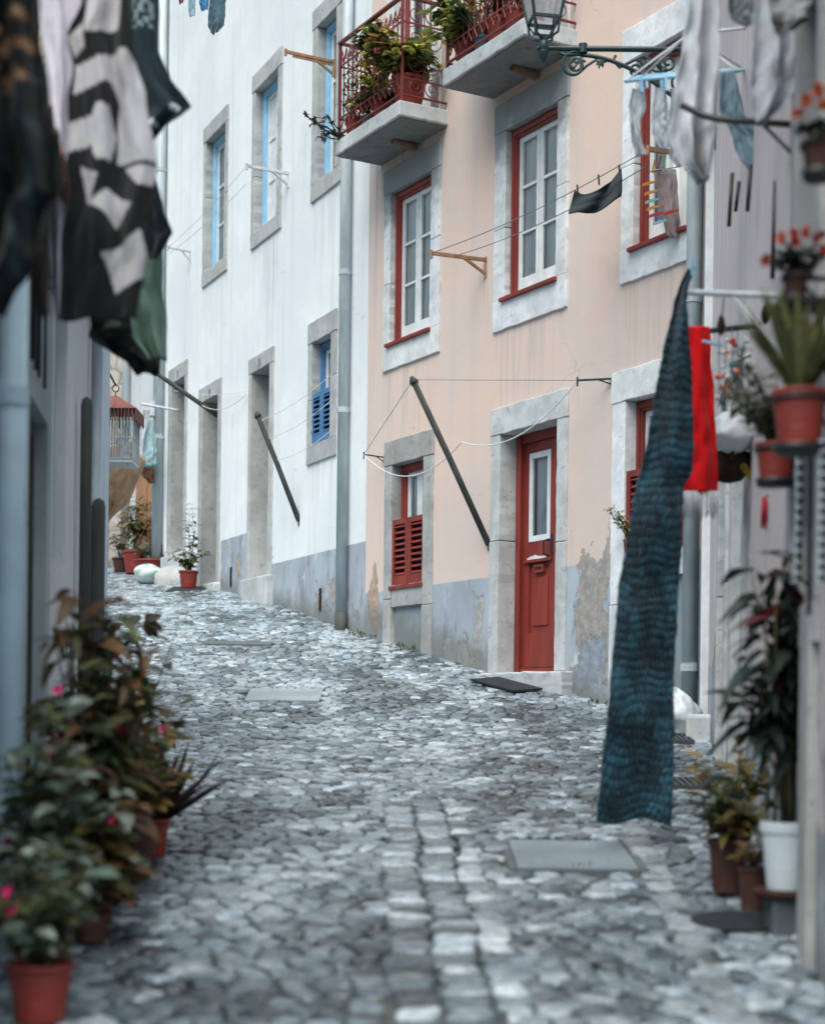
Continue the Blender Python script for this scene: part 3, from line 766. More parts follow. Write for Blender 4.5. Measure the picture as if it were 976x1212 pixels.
# ---- white house
M['white']=plaster_mat('white_render',(.82,.85,.86),(.71,.76,.785),(.52,.57,.60),
    dados=((-3.12,.2,3.535,0),(-5.2,-3.98,4.03,0)),dado_c=(.43,.49,.55),
    peels=((-1.0,2.2,3.0,.95,1.0,(.44,.42,.39)),(-3.2,.35,3.5,.5,.9,(.48,.44,.42)),(-4.4,.3,3.6,.4,.95,(.5,.40,.32))),ground=(2.54,-.165),amount=.45,drips=((-5.6,.6,7.74,1.8,.25),(-3.45,.6,7.73,1.8,.25),(-1.3,.5,7.74,1.2,.25),(-1.36,.5,4.61,1.0,.3),(-4.7,.06,5.7,2.2,.9),(-.5,.12,9,6,.4)))
whiteh=thing('white_house','white rendered house with blue window frames and three deep stone doorways','house',(WHITE0.x,WHITE0.y,0),rot_of(WHITED))
V1=((-6.06,-5.16,7.94,9.80),(-6.17,-5.05,7.74,10.02)); V2=((-3.90,-3.02,7.94,9.80),(-4.02,-2.87,7.74,10.03)); V3=((-1.64,-1.02,7.94,9.80),(-1.79,-.83,7.74,10.03))
V4=((-1.70,-1.08,4.83,6.05),(-1.83,-.90,4.61,6.30))
D31=((-3.93,-3.21,3.40,6.10),(-4.03,-3.06,3.0,6.30)); D2=((-6.08,-5.36,3.46,6.09),(-6.25,-5.23,3.2,6.30)); D1=((-7.68,-6.98,4.03,6.64),(-7.85,-6.86,3.8,6.87))
holes=[hole_of(v[1]) for v in (V1,V2,V3,V4)]+[(d[1][0]+.03,d[1][1]-.03,2.0,d[1][3]-.03) for d in (D31,D2,D1)]
holed_wall(whiteh,M['white'],-8.25,-.004,1.4,14,holes)
body(whiteh,-8.25,-.004,1.4,14,6.5)
window(whiteh,*V1,M['blue_wood'],M['stone_grey'],rec=.1,rows=3,lab='blue framed window farthest up the street',bottom_panel=.05)
window(whiteh,*V2,M['blue_wood'],M['stone_grey'],rec=.1,rows=3,blind=True,lab='blue framed window closed by white inner shutters',bottom_panel=.05)
window(whiteh,*V3,M['blue_wood'],M['stone_grey'],rec=.1,rows=3,lab='blue framed window beside the red balcony',bottom_panel=.05)
w4=window(whiteh,*V4,M['dark_blue_wood'],M['stone_grey'],rec=.1,rows=1,curtain=M['white_curtain'],lab='small low window with dark blue louvred half shutters')
shutters(w4,-1.73,-1.07,4.84,5.44,M['dark_blue_wood'],y=.0)
def text(root,s,x,z,size,mat,y):
    cu=bpy.data.curves.new('house_number','FONT'); cu.body=s; cu.size=size; cu.extrude=.003; cu.align_x='CENTER'
    tmp=bpy.data.objects.new('tmp_text',cu); col.objects.link(tmp); bpy.context.view_layer.update()
    me=bpy.data.meshes.new_from_object(tmp.evaluated_get(bpy.context.evaluated_depsgraph_get())); bpy.data.objects.remove(tmp); bpy.data.curves.remove(cu)
    o=bpy.data.objects.new('house_number',me); col.objects.link(o); o.location=(x,y,z); o.rotation_euler=(R(90),0,0); me.materials.clear(); me.materials.append(mat); o.parent=root; WL[o.name]=Vector((0,0,0))
    return o
M['number_blue']=simple('number_blue',(.16,.22,.34),.7,.3,.4,30,0)
for (o,s),num,st in ((D31,'31','stone'),(D2,'0','stone'),(D1,'7','stone_grey')):
    x0,x1,z0,z1=o
    m=frame_mb(x0,x1,z0,z1,.46,.53,.06,False); m.box(x0+.06,x1-.06,.48,.52,z0,z1-.06)
    for q in (.15,.62): m.box(x0+.16,x1-.16,.47,.485,lerp(z0,z1,q),lerp(z0,z1,q+.3))
    d=m.build('door',M['teal_wood'],whiteh,local=True,bevel=.004)
    q=MB(); a,b,c,e=s; sd[0]+=5
    rough_box(q,a,x0,-.02,.55,2.2,z1,seed=sd[0]); rough_box(q,x1,b,-.021,.55,2.2,z1,seed=sd[0]+1); rough_box(q,a-.003,b+.003,-.024,.55,z1,e,seed=sd[0]+2)
    q.build('stone_surround',M['stone_grey'],d,local=True,bevel=.008)
    q=MB(); rough_box(q,a-.04,b+.03,-.10,.5,2.2,z0,seed=sd[0]+3); q.build('doorstep',M['stone'],d,local=True,bevel=.02)
    text(d,num,(x0+x1)/2,z1+.035,.15,M['number_blue'],-.028)
pipe(whiteh,-.5,-.085,2.75,14,.06,M['zinc'],(5.05,6.6,8.0,10.2))
m=MB(); m.tube([(-.5,-.085,2.4),(-.5,-.085,2.78)],.066,14); m.build('pipe_shoe',M['old_wood'],whiteh,smooth=True,local=True)
pipe(whiteh,-8.12,-.10,3.9,14,.075,M['zinc'],(5.9,7.4,10))
pipe(whiteh,-8.36,-.03,3.9,14,.05,M['zinc'],(6.2,))
m=MB(); m.box(-8.20,-8.03,-.24,-.17,6.20,6.42); m.build('meter_box',M['white_plastic'],whiteh,local=True,bevel=.01)
for x,z in ((-1.35,2.98),(-4.72,3.5)):
    m=MB(); m.box(x-.03,x+.03,-.012,.02,z-.13,z+.13); m.build('cellar_slot',M['dark_room'],whiteh,local=True)

# ---- houses on the left
M['cement']=plaster_mat('bare_cement',(.52,.60,.63),(.34,.41,.43),(.26,.30,.31),peels=((2.,6,2.5,3,1.02,(.24,.23,.21)),),amount=.7)
M['lilac']=plaster_mat('lilac_render',(.78,.80,.82),(.70,.73,.75),(.5,.53,.55),peels=((6.6,1.5,1.8,.9,1.0,(.35,.33,.3)),),amount=.4)
M['paleblue']=plaster_mat('pale_blue_render',(.64,.78,.88),(.60,.73,.82),(.32,.42,.48),peels=((8.6,1.2,2.5,.9,1.1,(.4,.4,.38)),),amount=.4)
LD=Vector((-.1177,.993,0)); L0=Vector((-1.145,3.0,0))
def LF(s,o,z): return Vector((L0.x+s*LD.x+o*.993,L0.y+s*LD.y+o*.1177,z))
def left_house(label,mat,s0,s1,h,holes=(),z0=-.4):
    r=thing('terraced_house',label,'house',(L0.x,L0.y,0),rot_of(LD))
    holed_wall(r,mat,s0,s1,z0,h,list(holes))
    m=MB(); m.box(s0,s1,.226,4.,z0,h); m.build('body',M['body'],r,local=True)
    q=MB(); q.sheet(lambda u,v:(lerp(s0,s1,u),lerp(-.2,4.1,v),h+.06+.7*(1-abs(2*v-1))+.03*math.sin(u*40*PI)),90,6); q.build('roof',M['roof'],r,local=True,solid=.04)
    return r
lh1=left_house('bare grey cement house wall with a pale blue downpipe at the left edge',M['cement'],.5,5.2,3.55,[(4.2,5.0,.2,2.9)])
m=frame_mb(4.2,5.0,.7,2.9,.06,.12,.07,False); m.box(4.27,4.93,.08,.11,.7,2.83)
m.build('door',M['old_wood'],lh1,local=True)
pipe(lh1,2.84,-.085,.55,3.55,.052,M['pale_pipe'],(1.22,2.62,4.2))
lh2=left_house('narrow lilac rendered house wall behind the flowering pots',M['lilac'],5.2,7.72,4.1,[(5.32,6.0,2.3,3.7)])
m=frame_mb(5.32,6.0,2.3,3.7,.06,.12,.06); m.box(5.38,5.94,.08,.1,2.36,3.64); m.build('window',M['teal_wood'],lh2,local=True)
pipe(lh2,7.55,-.05,.9,4.0,.035,M['zinc'],(1.9,))
lh3=left_house('pale blue rendered house end beyond the lilac wall',M['paleblue'],7.724,9.66,4.9)

# ---- house on the right
M['rose']=plaster_mat('faded_rose_render',(.62,.555,.54),(.54,.49,.49),(.33,.31,.34),
    dados=((-1,14,2.03,-.112),),dado_c=(.42,.47,.51),peels=((1.2,1.2,1.9,.7,.95,(.36,.33,.3)),(8,2.5,1.3,1.1,.98,(.34,.35,.36)),(4,2,2.6,.9,1.02,(.42,.40,.38))),ground=(1.5,-.102),amount=.75)
RD=Vector((-.1231,-.9924,0)); R0=Vector((2.300,13.22,0))
def RT(s,o,z): return Vector((R0.x+s*RD.x-o*.9924,R0.y+s*RD.y+o*.1231,z))
rh=thing('rose_house','faded rose house wall with pale stone door jambs along the right edge','house',(R0.x,R0.y,0),rot_of(RD))
RA=((1.62,2.35,1.5,3.75),(1.47,2.5,1.5,3.95)); RB=((3.12,3.95,1.2,3.6),(2.95,4.12,1.2,3.8)); RC=((6.75,7.45,1.95,4.3),(6.55,7.62,1.8,4.5))
holed_wall(rh,M['rose'],.0,4.6,-.2,8,[(RA[1][0]+.03,RA[1][1]-.03,0,3.92),(RB[1][0]+.03,RB[1][1]-.03,0,3.77)])
body(rh,.0,4.6,-.2,8,5)
rh2=thing('rose_house','low greyish rose house wall with a dark window nearest the camera on the right','house',(R0.x,R0.y,0),rot_of(RD))
holed_wall(rh2,M['rose'],4.602,9.7,-.6,5.45,[hole_of((RC[1][0],RC[1][1],RC[1][2],4.5))])
body(rh2,4.602,9.7,-.6,5.45,5)
for (o,s),rec in ((RA,.12),(RB,.2)):
    x0,x1,z0,z1=o
    m=frame_mb(x0,x1,z0,z1,rec,rec+.06,.06,False); m.box(x0+.06,x1-.06,rec+.02,rec+.05,z0,z1-.06)
    d=m.build('door',M['old_wood'],rh,local=True)
    surround(d,M['stone'],o,s,.3,sill=False,jamb_down=.6)
m=frame_mb(RC[0][0],RC[0][1],RC[0][2],RC[0][3],.08,.14,.05); wd=m.build('window',M['dark_room'],rh2,local=True)
surround(wd,M['stone_worn'],*RC,.3)
m=MB(); m.sheet(lambda u,v:(lerp(RC[0][0],RC[0][1],u),.12+.01*math.sin(u*50),lerp(RC[0][2],RC[0][3],v)),50,2,lambda u,v:(.012,.014,.018) if .34<u<.66 else (.30,.31,.31)); m.build('curtain',M['cloth'],wd,local=True)
m=MB(); m.box(-.03,.11,-.06,.05,1.0,8); m.build('corner_pilaster',M['white_wood'],rh,local=True,bevel=.01)
m=MB(); m.box(.30,.55,-.18,.02,1.2,1.62); m.build('kerb_stone',M['stone'],rh,local=True,bevel=.03)
m=MB(); rough_box(m,7.28,7.55,-.035,.02,-.2,1.9,seed=91); m.build('stone_pilaster',M['stone_worn'],rh2,local=True,bevel=.01)

# ---- far end of the street
M['rubble']=NT('rubble_stone'); t=M['rubble']
v=t.voro(3.2); e=t.voro(3.2,'DISTANCE_TO_EDGE')
c=t.mix(t.ramp(t.noise(3,5,.6),.3,.7),(.36,.32,.28),(.56,.54,.52)); c=t.mix(t.ramp(e,.02,.07,.75,0),c,(.22,.21,.2))
M['rubble']=t.fin(c,.9,.2,t.bump(e,.6,.03))
fh=thing('stone_house','rough beige rubble stone house closing the far end of the street','house',(-9.3,30.6,0),0)
m=MB(); m.box(0,6.2,0,4,3.2,15); m.build('wall',M['rubble'],fh,local=True)
m=MB(); m.box(4.05,4.3,-.03,.06,9.7,10.6); m.build('wall_lantern',M['tan_wood'],fh,local=True)
m=MB(); m.box(3.0,3.75,-.03,.05,4.2,6.4); m.build('door',M['teal_wood'],fh,local=True,bevel=.01)
m=MB(); m.sheet(lambda u,v:(lerp(-.2,6.4,u),lerp(-.2,4.2,v),15.1+.9*(1-abs(2*v-1))),30,4); m.build('roof',M['roof'],fh,local=True,solid=.05)
fw=thing('far_house','narrow off white house front with flaking orange render beyond the white house','house',(-4.05,26.55,0),rot_of(Vector((.4104,-.9119,0))))
M['offwhite']=plaster_mat('off_white_render',(.62,.66,.68),(.55,.58,.6),(.45,.46,.48),peels=((-.6,1.2,5.0,1.6,.84,(.48,.27,.16)),),amount=.5)
holed_wall(fw,M['offwhite'],-1.75,-.0,2,13,[])
m=MB(); m.box(-1.75,0,.23,4,2,13); m.build('body',M['body'],fw,local=True)
m=MB(); m.box(-1.2,-.55,-.03,.02,4.0,5.9); m.build('door',M['tan_wood'],fw,local=True,bevel=.01)
pipe(fw,-1.7,-.08,4,13,.06,M['zinc'],(6.,9.))
m=MB(); m.sheet(lambda u,v:(lerp(-1.8,.1,u),lerp(-.2,4.2,v),13.1+.9*(1-abs(2*v-1))),30,4); m.build('roof',M['roof'],fw,local=True,solid=.05)
# ------------------------------------------------------------------ potted plants
OLIVE=((.07,.10,.05),(.11,.125,.05),(.14,.135,.06)); BRONZE=((.16,.09,.045),(.22,.12,.055),(.11,.065,.04)); OCHRE=((.34,.22,.06),(.25,.19,.055),(.16,.135,.045))
SAGE=((.24,.31,.26),(.38,.45,.39),(.15,.22,.17)); PURPLE=((.014,.016,.024),(.025,.02,.028),(.04,.018,.02)); LIME=((.42,.44,.10),(.52,.50,.15),(.24,.29,.075)); GREEN=((.05,.10,.035),(.08,.13,.045),(.035,.07,.03))
DARK=((.016,.034,.028),(.026,.046,.036),(.012,.024,.022)); REDL=((.09,.008,.012),(.05,.008,.010)); GREYG=((.13,.17,.13),(.09,.13,.10),(.17,.2,.15)); AGAVE=((.17,.18,.065),(.26,.25,.10),(.10,.12,.055))
PINKF=((.62,.02,.16),(.70,.05,.22),(.45,.02,.10)); ORANGE=((.62,.07,.02),(.70,.12,.03),(.45,.02,.01)); WHITEF=((.6,.6,.56),)
def pot(root,c,r,h,mat,rim=.12):
    c=Vector(c); m=MB()
    m.lathe([(r*.05,.002),(r*.72,0),(r*.74,.01),(r*.93,h*(1-rim)-.004),(r*1.0,h*(1-rim)),(r*1.04,h*(1-rim*.5)),(r*1.02,h),(r*.93,h),(r*.90,h*.93),(r*.88,h*.86)],c,28)
    for k in (.3,.34): m.lathe([(r*(.74+.2*k),h*k),(r*(.755+.2*k),h*(k+.01)),(r*(.745+.2*k),h*(k+.02))],c,28)
    o=m.build('pot',mat,root,smooth=True); o.modifiers.new('e','EDGE_SPLIT').split_angle=R(40)
    s=MB(); s.lathe([(r*.885,h*.90),(r*.5,h*.92),(.001,h*.93)],c,20); s.build('soil',M['soil'],root,smooth=True)
    return c+Vector((0,0,h*.92))
def rnd(a,b): return random.uniform(a,b)
def bush(root,base,rx,ry,z0,z1,n,L,W,pals,nst=8,flowers=None,curl=.35,up=.25,stemr=.005,lean=(0,0),name='foliage'):
    """stems that carry clusters of leaves, an uneven outline with gaps"""
    base=Vector(base); st=MB(); lf=MB(); tips=[]
    for k in range(nst):
        a=rnd(0,2*PI); rr=math.sqrt(rnd(.02,1)); h=lerp(z0,z1,rnd(.35,1))*(1.05-.35*rr*rr)
        tip=base+Vector((rx*rr*math.cos(a)+lean[0]*h,ry*rr*math.sin(a)+lean[1]*h,h))
        mid=base.lerp(tip,.5)+Vector((rnd(-.03,.03),rnd(-.03,.03),h*.08))
        pts=[base+Vector((rnd(-.02,.02),rnd(-.02,.02),-.02)),base.lerp(mid,.6)+Vector((0,0,h*.04)),mid,tip]
        st.tube(pts,[stemr,stemr*.85,stemr*.7,stemr*.4],5); tips.append((pts,tip))
    st.build('stem',M['stem'],root,smooth=True)
    per=max(1,n//nst)
    for pts,tip in tips:
        pal=random.choice(pals)
        for q in range(per):
            f=rnd(.22,1.05)**.8; k=min(2,int(f*3)); p=pts[k].lerp(pts[k+1],min(1,f*3-k))
            a=rnd(0,2*PI); d=Vector((math.cos(a),math.sin(a),rnd(-.35,.6)+up))
            c=random.choice(pal); v=rnd(.65,1.25); s=rnd(.55,1.15)
            lf.leaf(p+d*.01,d,Vector((rnd(-.4,.4),rnd(-.6,.1),1)),L*s,W*s,curl*rnd(.3,1.6),tuple(x*v for x in c))
    lf.build(name,M['leaf'],root,smooth=True)
    if flowers:
        nf,pal,fs=flowers
        for k in range(nf):
            fm=MB(); pts,tip=random.choice(tips); p=tip+Vector((rnd(-.05,.05),rnd(-.07,.03),rnd(-.12,.04)))
            if random.random()<.5: p=pts[2].lerp(tip,rnd(0,1))+Vector((rnd(-.06,.06),-rnd(.02,.08),rnd(0,.05)))
            for q in range(7):
                a=q*2*PI/7+rnd(-.2,.2); c=random.choice(pal); v=rnd(.7,1.2)
                fm.leaf(p,Vector((math.cos(a),math.sin(a)*.6-.5,math.sin(a)*.8+.2)),Vector((0,-1,.4)),fs*rnd(.7,1.1),fs*.75,.2,tuple(x*v for x in c))
            fm.build('flower',M['petal'],root,smooth=True)
def blades(root,base,n,L,W,pal,spread=.5,curl=.5):
    m=MB(); base=Vector(base)
    for k in range(n):
        a=rnd(0,2*PI); d=Vector((math.cos(a)*spread*rnd(.3,1.2),math.sin(a)*spread*rnd(.3,1.2),1))
        c=random.choice(pal); v=rnd(.75,1.2)
        m.leaf(base+Vector((d.x*.03,d.y*.03,-.01)),d,Vector((math.cos(a)*-1,math.sin(a)*-1,.6))*1,L*rnd(.6,1.1),W*rnd(.7,1.1),-curl*rnd(-.2,.5)+.1,tuple(x*v for x in c),fold=.3)
    m.build('foliage',M['leaf'],root,smooth=True)
def potted(label,x,y,r,h,mat,z=None,name='potted_plant',cat='potted plant',group=None):
    z=gz(y)+.012 if z is None else z
    root=thing(name,label,cat,(x,y,z),0,group); return root,pot(root,(x,y,z),r,h,M[mat])

# --- left side, along the foot of the houses
p,b=potted('red pot nearest the camera at the lower left with pink flowers over it',-1.08,4.95,.098,.17,'terracotta')
bush(p,b,.19,.2,.0,.38,300,.085,.055,[OLIVE,OCHRE,OLIVE,SAGE],18,(3,PINKF,.022))
p,b=potted('dark leaved plant pressed against the pale blue downpipe with pink blooms',-1.16,5.35,.10,.2,'brown_pot')
bush(p,b,.16,.2,-.05,.75,420,.10,.065,[OLIVE,SAGE,SAGE,OLIVE],22,(2,PINKF,.024))
p,b=potted('bushy plant with big pale sage variegated leaves low beside the street',-1.12,5.95,.07,.10,'brown_pot')
bush(p,b,.24,.22,-.10,.66,520,.11,.085,[SAGE,SAGE,OLIVE,OCHRE,BRONZE],26,(3,PINKF,.022),curl=.5)
p,b=potted('tall plant with long drooping dark olive leaves in front of the lilac wall',-1.20,6.3,.12,.24,'brown_pot')
bush(p,b,.22,.16,.3,1.04,330,.18,.06,[OLIVE,OLIVE,BRONZE],20,(4,PINKF,.026),curl=.75,stemr=.007)
p,b=potted('plant of mixed dark and sage leaves growing in the middle of the left pots',-1.28,6.75,.12,.22,'brown_pot')
bush(p,b,.25,.22,-.1,.80,500,.11,.07,[OLIVE,OCHRE,SAGE,BRONZE],24,(4,PINKF,.026))
p,b=potted('ochre yellow leaved bush among the left pots',-1.17,7.1,.11,.2,'brown_pot')
bush(p,b,.24,.2,-.05,.74,380,.09,.065,[OCHRE,OCHRE,OLIVE],22,(2,PINKF,.022))
p,b=potted('dark purple strap leaved plant in a slim red pot at the edge of the cobbles',-1.16,7.6,.075,.17,'terracotta')
blades(p,b,40,.40,.045,PURPLE,1.3,.9)
p,b=potted('leggy plant with pale flowers and pink blooms against the dark poles',-1.42,7.5,.10,.2,'brown_pot')
bush(p,b,.22,.2,.25,.95,280,.095,.055,[OLIVE,DARK,BRONZE,SAGE],20,(8,PINKF,.026),lean=(.12,0))
p,b=potted('plant with bronze leaves and one long stem reaching out over the street',-1.42,8.2,.10,.2,'brown_pot')
bush(p,b,.25,.18,-.05,.92,320,.09,.055,[BRONZE,OLIVE,SAGE],18,(6,WHITEF,.03),lean=(.22,0))
m=MB(); q=at(135,765,8.2); e=at(172,735,8.2); m.tube([b,b.lerp(q,.6)+Vector((-.03,0,.05)),q,e],.0045,5); m.build('long_stem',M['stem'],p,smooth=True)
for dx,dz,L in ((.3,-1,.10),(1,-.35,.11),(.9,.5,.10),(.2,.3,.07),(.7,-.9,.12)):
    m=MB(); m.leaf(e,Vector((dx,rnd(-.3,.3),dz)),Vector((0,-1,.3)),L,.045,.4,random.choice(((.12,.065,.035),(.075,.065,.04),(.16,.10,.06)))); m.build('leaf',M['leaf'],p,smooth=True)
e2=at(160,800,8.2)
m=MB(); m.leaf(e2,Vector((-.15,0,-1)),Vector((1,-1,0)),.14,.045,.2,(.12,.035,.025)); m.build('leaf',M['leaf'],p,smooth=True); m=MB(); m.leaf(at(190,850,8.2),Vector((.5,0,-1)),Vector((0,-1,.3)),.19,.04,.4,(.02,.025,.018))
m.build('leaf',M['leaf'],p,smooth=True)
m=MB(); m.tube([at(125,860,7.9),at(128,765,7.9)],.012,8,(.05,.28,.33)); m.tube([at(128,785,7.9),at(131,765,7.9)],.019,8,(.05,.30,.35))
tag(m.build('plant_stake',M['plastic_attr'],smooth=True),'turquoise plastic tipped stake among the left plants','plant stake')

# --- right side
p=thing('planter','tall dark plant with drooping green and crimson leaves in a white plastic bucket','planter',(1.385,6.25,.915))
b=pot(p,(1.385,6.25,.915),.094,.25,M['white_plastic'],.16)
m=MB(); m.bar((1.405,6.32,1.12),(1.405,6.32,2.05),.05,.05); m.build('support_post',M['black_iron'],p)
bush(p,b+Vector((0,0,.1)),.19,.14,.2,1.08,260,.16,.055,[DARK]*9+[REDL],20,None,curl=.9,stemr=.007,lean=(-.06,0))
m=MB()
for k in range(4):
    q=b+Vector((rnd(-.06,.02),rnd(-.05,.05),0)); m.tube([q,q+Vector((rnd(-.05,.02),0,.3)),q+Vector((rnd(-.06,.02),0,.62))],.006,6)
m.build('trunk',M['stem'],p,smooth=True)
m=MB(); m.box(1.325,1.455,6.18,6.36,gz(6.3)-.05,.885); tag(m.build('stone_block',M['dark_slab'],bevel=.012),'dark stone block under the white bucket planter','stone block')
m=MB(); m.lathe([(.001,0),(.10,0),(.125,.03),(.115,.03),(.095,.008),(.001,.008)],(1.385,6.25,.887),28); tag(m.build('plant_saucer',M['brown_pot'],smooth=True),'brown saucer beneath the white bucket planter','saucer')
p,b=potted('brown pot with sprawling olive leaves standing on the cobbles left of the white bucket',1.30,6.95,.08,.22,'brown_pot')
bush(p,b,.19,.2,.02,.36,150,.12,.045,[OLIVE,OLIVE,OCHRE,DARK],15,None,curl=.5)
p,b=potted('small brown pot of yellow red leaves wedged in front of the white bucket',1.335,6.6,.06,.17,'brown_pot')
bush(p,b,.08,.08,.0,.14,50,.06,.035,[OCHRE,BRONZE],8)
p,b=potted('low ochre leaved plant in a brown pot behind the white bucket by the wall',1.45,7.6,.08,.2,'brown_pot')
bush(p,b,.22,.16,.1,.42,120,.09,.06,[OCHRE,OLIVE,BRONZE],12)
# pots hung on the right-hand wall in iron rings
def ring_hanger(root,c,r,z,wall):
    m=MB(); n=24; m.tube([(c[0]+r*math.cos(k*2*PI/n),c[1]+r*math.sin(k*2*PI/n),z) for k in range(n+1)],.006,6)
    m.bar((c[0]+r,c[1],z),(wall,c[1],z),.014); m.bar((wall-.01,c[1],z+.03),(wall-.01,c[1],z-.14),.014); m.bar((c[0]+r*.6,c[1],z-.02),(wall,c[1],z-.13),.01)
    m.build('wall_ring',M['black_iron'],root)
def wx(y): return .67+.124*y
def wallpot(label,x,y,z,r,h,mat,name='hanging_pot',cat='hanging pot'):
    root=thing(name,label,cat,(x,y,z)); b=pot(root,(x,y,z),r,h,M[mat]); ring_hanger(root,(x,y),r*1.0,z+h*.85,wx(y)); 
    s=MB(); s.lathe([(.001,-.012),(r*.85,-.012),(r*.98,.015),(r*.9,.015),(r*.8,-.002)],(x,y,z),24); s.build('saucer',M['black_iron'],root,smooth=True)
    return root,b
q=at(945,533,5.4); p,b=wallpot('red pot of stiff sword leaved agave hung on the right wall',q.x,5.4,q.z,.088,.19,'terracotta')
blades(p,b,40,.36,.05,AGAVE,.55,.2)
q=at(917,572,6.4); p,b=wallpot('smaller red pot with airy grey green twigs hung below and beyond the agave pot',q.x,6.4,q.z,.078,.15,'terracotta')
bush(p,b,.16,.16,.08,.38,420,.06,.026,[GREYG,OLIVE,GREYG],22,None,lean=(-.35,0))
q=at(940,356,5.45); p,b=wallpot('little brown pot of red orange flowers on the dark wall shelf',q.x,5.45,q.z,.043,.085,'brown_pot')
bush(p,b,.085,.07,.03,.11,120,.045,.032,[DARK,DARK],10,None)
for dx,dz in ((-.13,.06),(-.07,.15),(-.01,.13),(.03,.18),(.07,.15),(.1,.10),(-.02,.17),(.09,.17)):
    c=b+Vector((dx*.8,-.04,dz*.75)); m=MB()
    for k in range(22):
        d=Vector((random.gauss(0,1),random.gauss(0,1)-.4,random.gauss(0,1)+.2)); v=rnd(.6,1.2); cc=random.choice(ORANGE); m.leaf(c,d,Vector((0,-.3,1)),.024,.02,.3,tuple(x*v for x in cc))
    m.build('flower',M['petal'],p,smooth=True)
q=at(969,208,4.95); p,b=wallpot('pot of bright orange flowers high on the right wall at the picture edge',q.x,4.95,q.z,.055,.10,'brown_pot')
bush(p,b,.07,.06,.03,.11,120,.045,.035,[DARK,DARK],10,None)
for dx,dz in ((-.10,.09),(-.07,.15),(-.02,.19),(.03,.18),(.0,.14),(.06,.15)):
    c=b+Vector((dx*.75,-.05,dz*.75)); m=MB()
    for k in range(24):
        d=Vector((random.gauss(0,1),random.gauss(0,1)-.4,random.gauss(0,1)+.2)); v=rnd(.7,1.2); m.leaf(c,d,Vector((0,-.3,1)),.027,.023,.3,(.62*v,.13*v,.02*v))
    m.build('flower',M['petal'],p,smooth=True)
q=at(862,552,9.0); p=thing('hanging_basket','round brown coconut fibre basket with a yellow leaf hanging beside the red towel','hanging basket',(q.x,9.0,q.z-.09))
m=MB(); m.lathe([(.01,-.09),(.07,-.075),(.105,-.03),(.115,.02),(.11,.07),(.10,.07),(.09,.03)],(q.x,9.0,q.z),26); m.build('basket',M['coir'],p,smooth=True)
m=MB(); 
for k in range(3): a=k*2.1; m.tube([(q.x+.105*math.cos(a),9+.105*math.sin(a),q.z+.07),(q.x+.01,9.,q.z+.55)],.003,5)
m.tube([(q.x+.01,9.,q.z+.55),(wx(9.)+.01,9.0,q.z+.6)],.007,6); m.build('wire_hanger',M['black_iron'],p)
m=MB()
for k in range(26):
    a=rnd(0,6.28); m.leaf((q.x+.07*math.cos(a),9+.07*math.sin(a),q.z+.06),(math.cos(a),math.sin(a),rnd(-.2,.9)),(0,0,1),.06,.025,.6,random.choice(OCHRE+OLIVE))
for k in range(3): m.leaf(at(878+k*4,548+k*5,8.9),(.3,-.2,-1),(0,-1,.2),.06,.045,.3,(.42,.30,.05))
m.build('foliage',M['leaf'],p,smooth=True)
# thin bamboo twig by the window behind the scarf
q=at(748,575,14.2); m=MB()
p=thing('potted_plant','dry twiggy plant on the sill of the window behind the scarf','potted plant',PK(1.62,.07,2.998)); c=PK(1.62,.07,2.998)
b=pot(p,c,.06,.10,M['terracotta']); bush(p,b,.10,.06,.10,.30,160,.05,.02,[OCHRE,OLIVE,LIME],7,None,lean=(-.55,-.2))

# --- balconies
def bpot(label,s,o,r,h,mat,fn,z=7.757):
    c=PK(s,o,z); p=thing('potted_plant',label,'potted plant',c); b=pot(p,c,r,h,M[mat]); fn(p,b); return p
bpot('big red pot with lime green leaves at the near end of the farther balcony',-1.86,.33,.175,.32,'terracotta',lambda p,b:bush(p,b,.42,.32,-.06,.55,820,.125,.095,[LIME,LIME,LIME,GREEN,OCHRE],36,lean=(-.4,-.25)))
bpot('red pot of yellowing leaves in the middle of the farther balcony',-2.35,.36,.12,.2,'terracotta',lambda p,b:bush(p,b,.30,.24,-.1,.5,420,.11,.08,[LIME,OLIVE,OCHRE],16))
bpot('teal pot tucked between the red pots of the farther balcony',-2.60,.4,.08,.15,'teal_pot',lambda p,b:bush(p,b,.2,.14,.05,.4,180,.09,.065,[LIME,GREEN],12))
bpot('red pot trailing dark purple stems at the far corner of the farther balcony',-2.88,.42,.10,.22,'terracotta',lambda p,b:(bush(p,b,.14,.14,.05,.6,90,.07,.04,[OLIVE,LIME,BRONZE],10),))
p=thing('potted_plant','dark vine twisting out of the far corner of the farther balcony railing','vine',PK(-3.0,.5,7.757)); m=MB(); l=MB()
for k in range(7):
    pts=[PK(-2.98,.5,7.76)]
    for q in range(5): pts.append(pts[-1]+Vector((rnd(-.14,.02),rnd(-.08,.04),rnd(-.06,.12))))
    m.tube(pts,.008,5)
    for e in pts[1:]: 
        for z in range(2): l.leaf(e,(rnd(-1,1),rnd(-1,1),rnd(-.6,1)),(0,0,1),.06,.03,.4,random.choice(PURPLE))
m.build('stem',M['black_iron'],p,smooth=True); l.build('foliage',M['leaf'],p,smooth=True)
p=thing('potted_plant','olive green plant in a red pot hooked high on the farther balcony railing','potted plant',PK(-2.46,.44,8.42)); b=pot(p,PK(-2.46,.44,8.42),.09,.15,M['terracotta'])
m=MB(); m.bar(PK(-2.46,.5,8.5),PK(-2.46,.53,8.6),.015); m.build('hook',M['black_iron'],p)
bush(p,b,.22,.17,-.22,.36,330,.10,.08,[GREEN,OLIVE,LIME],22)
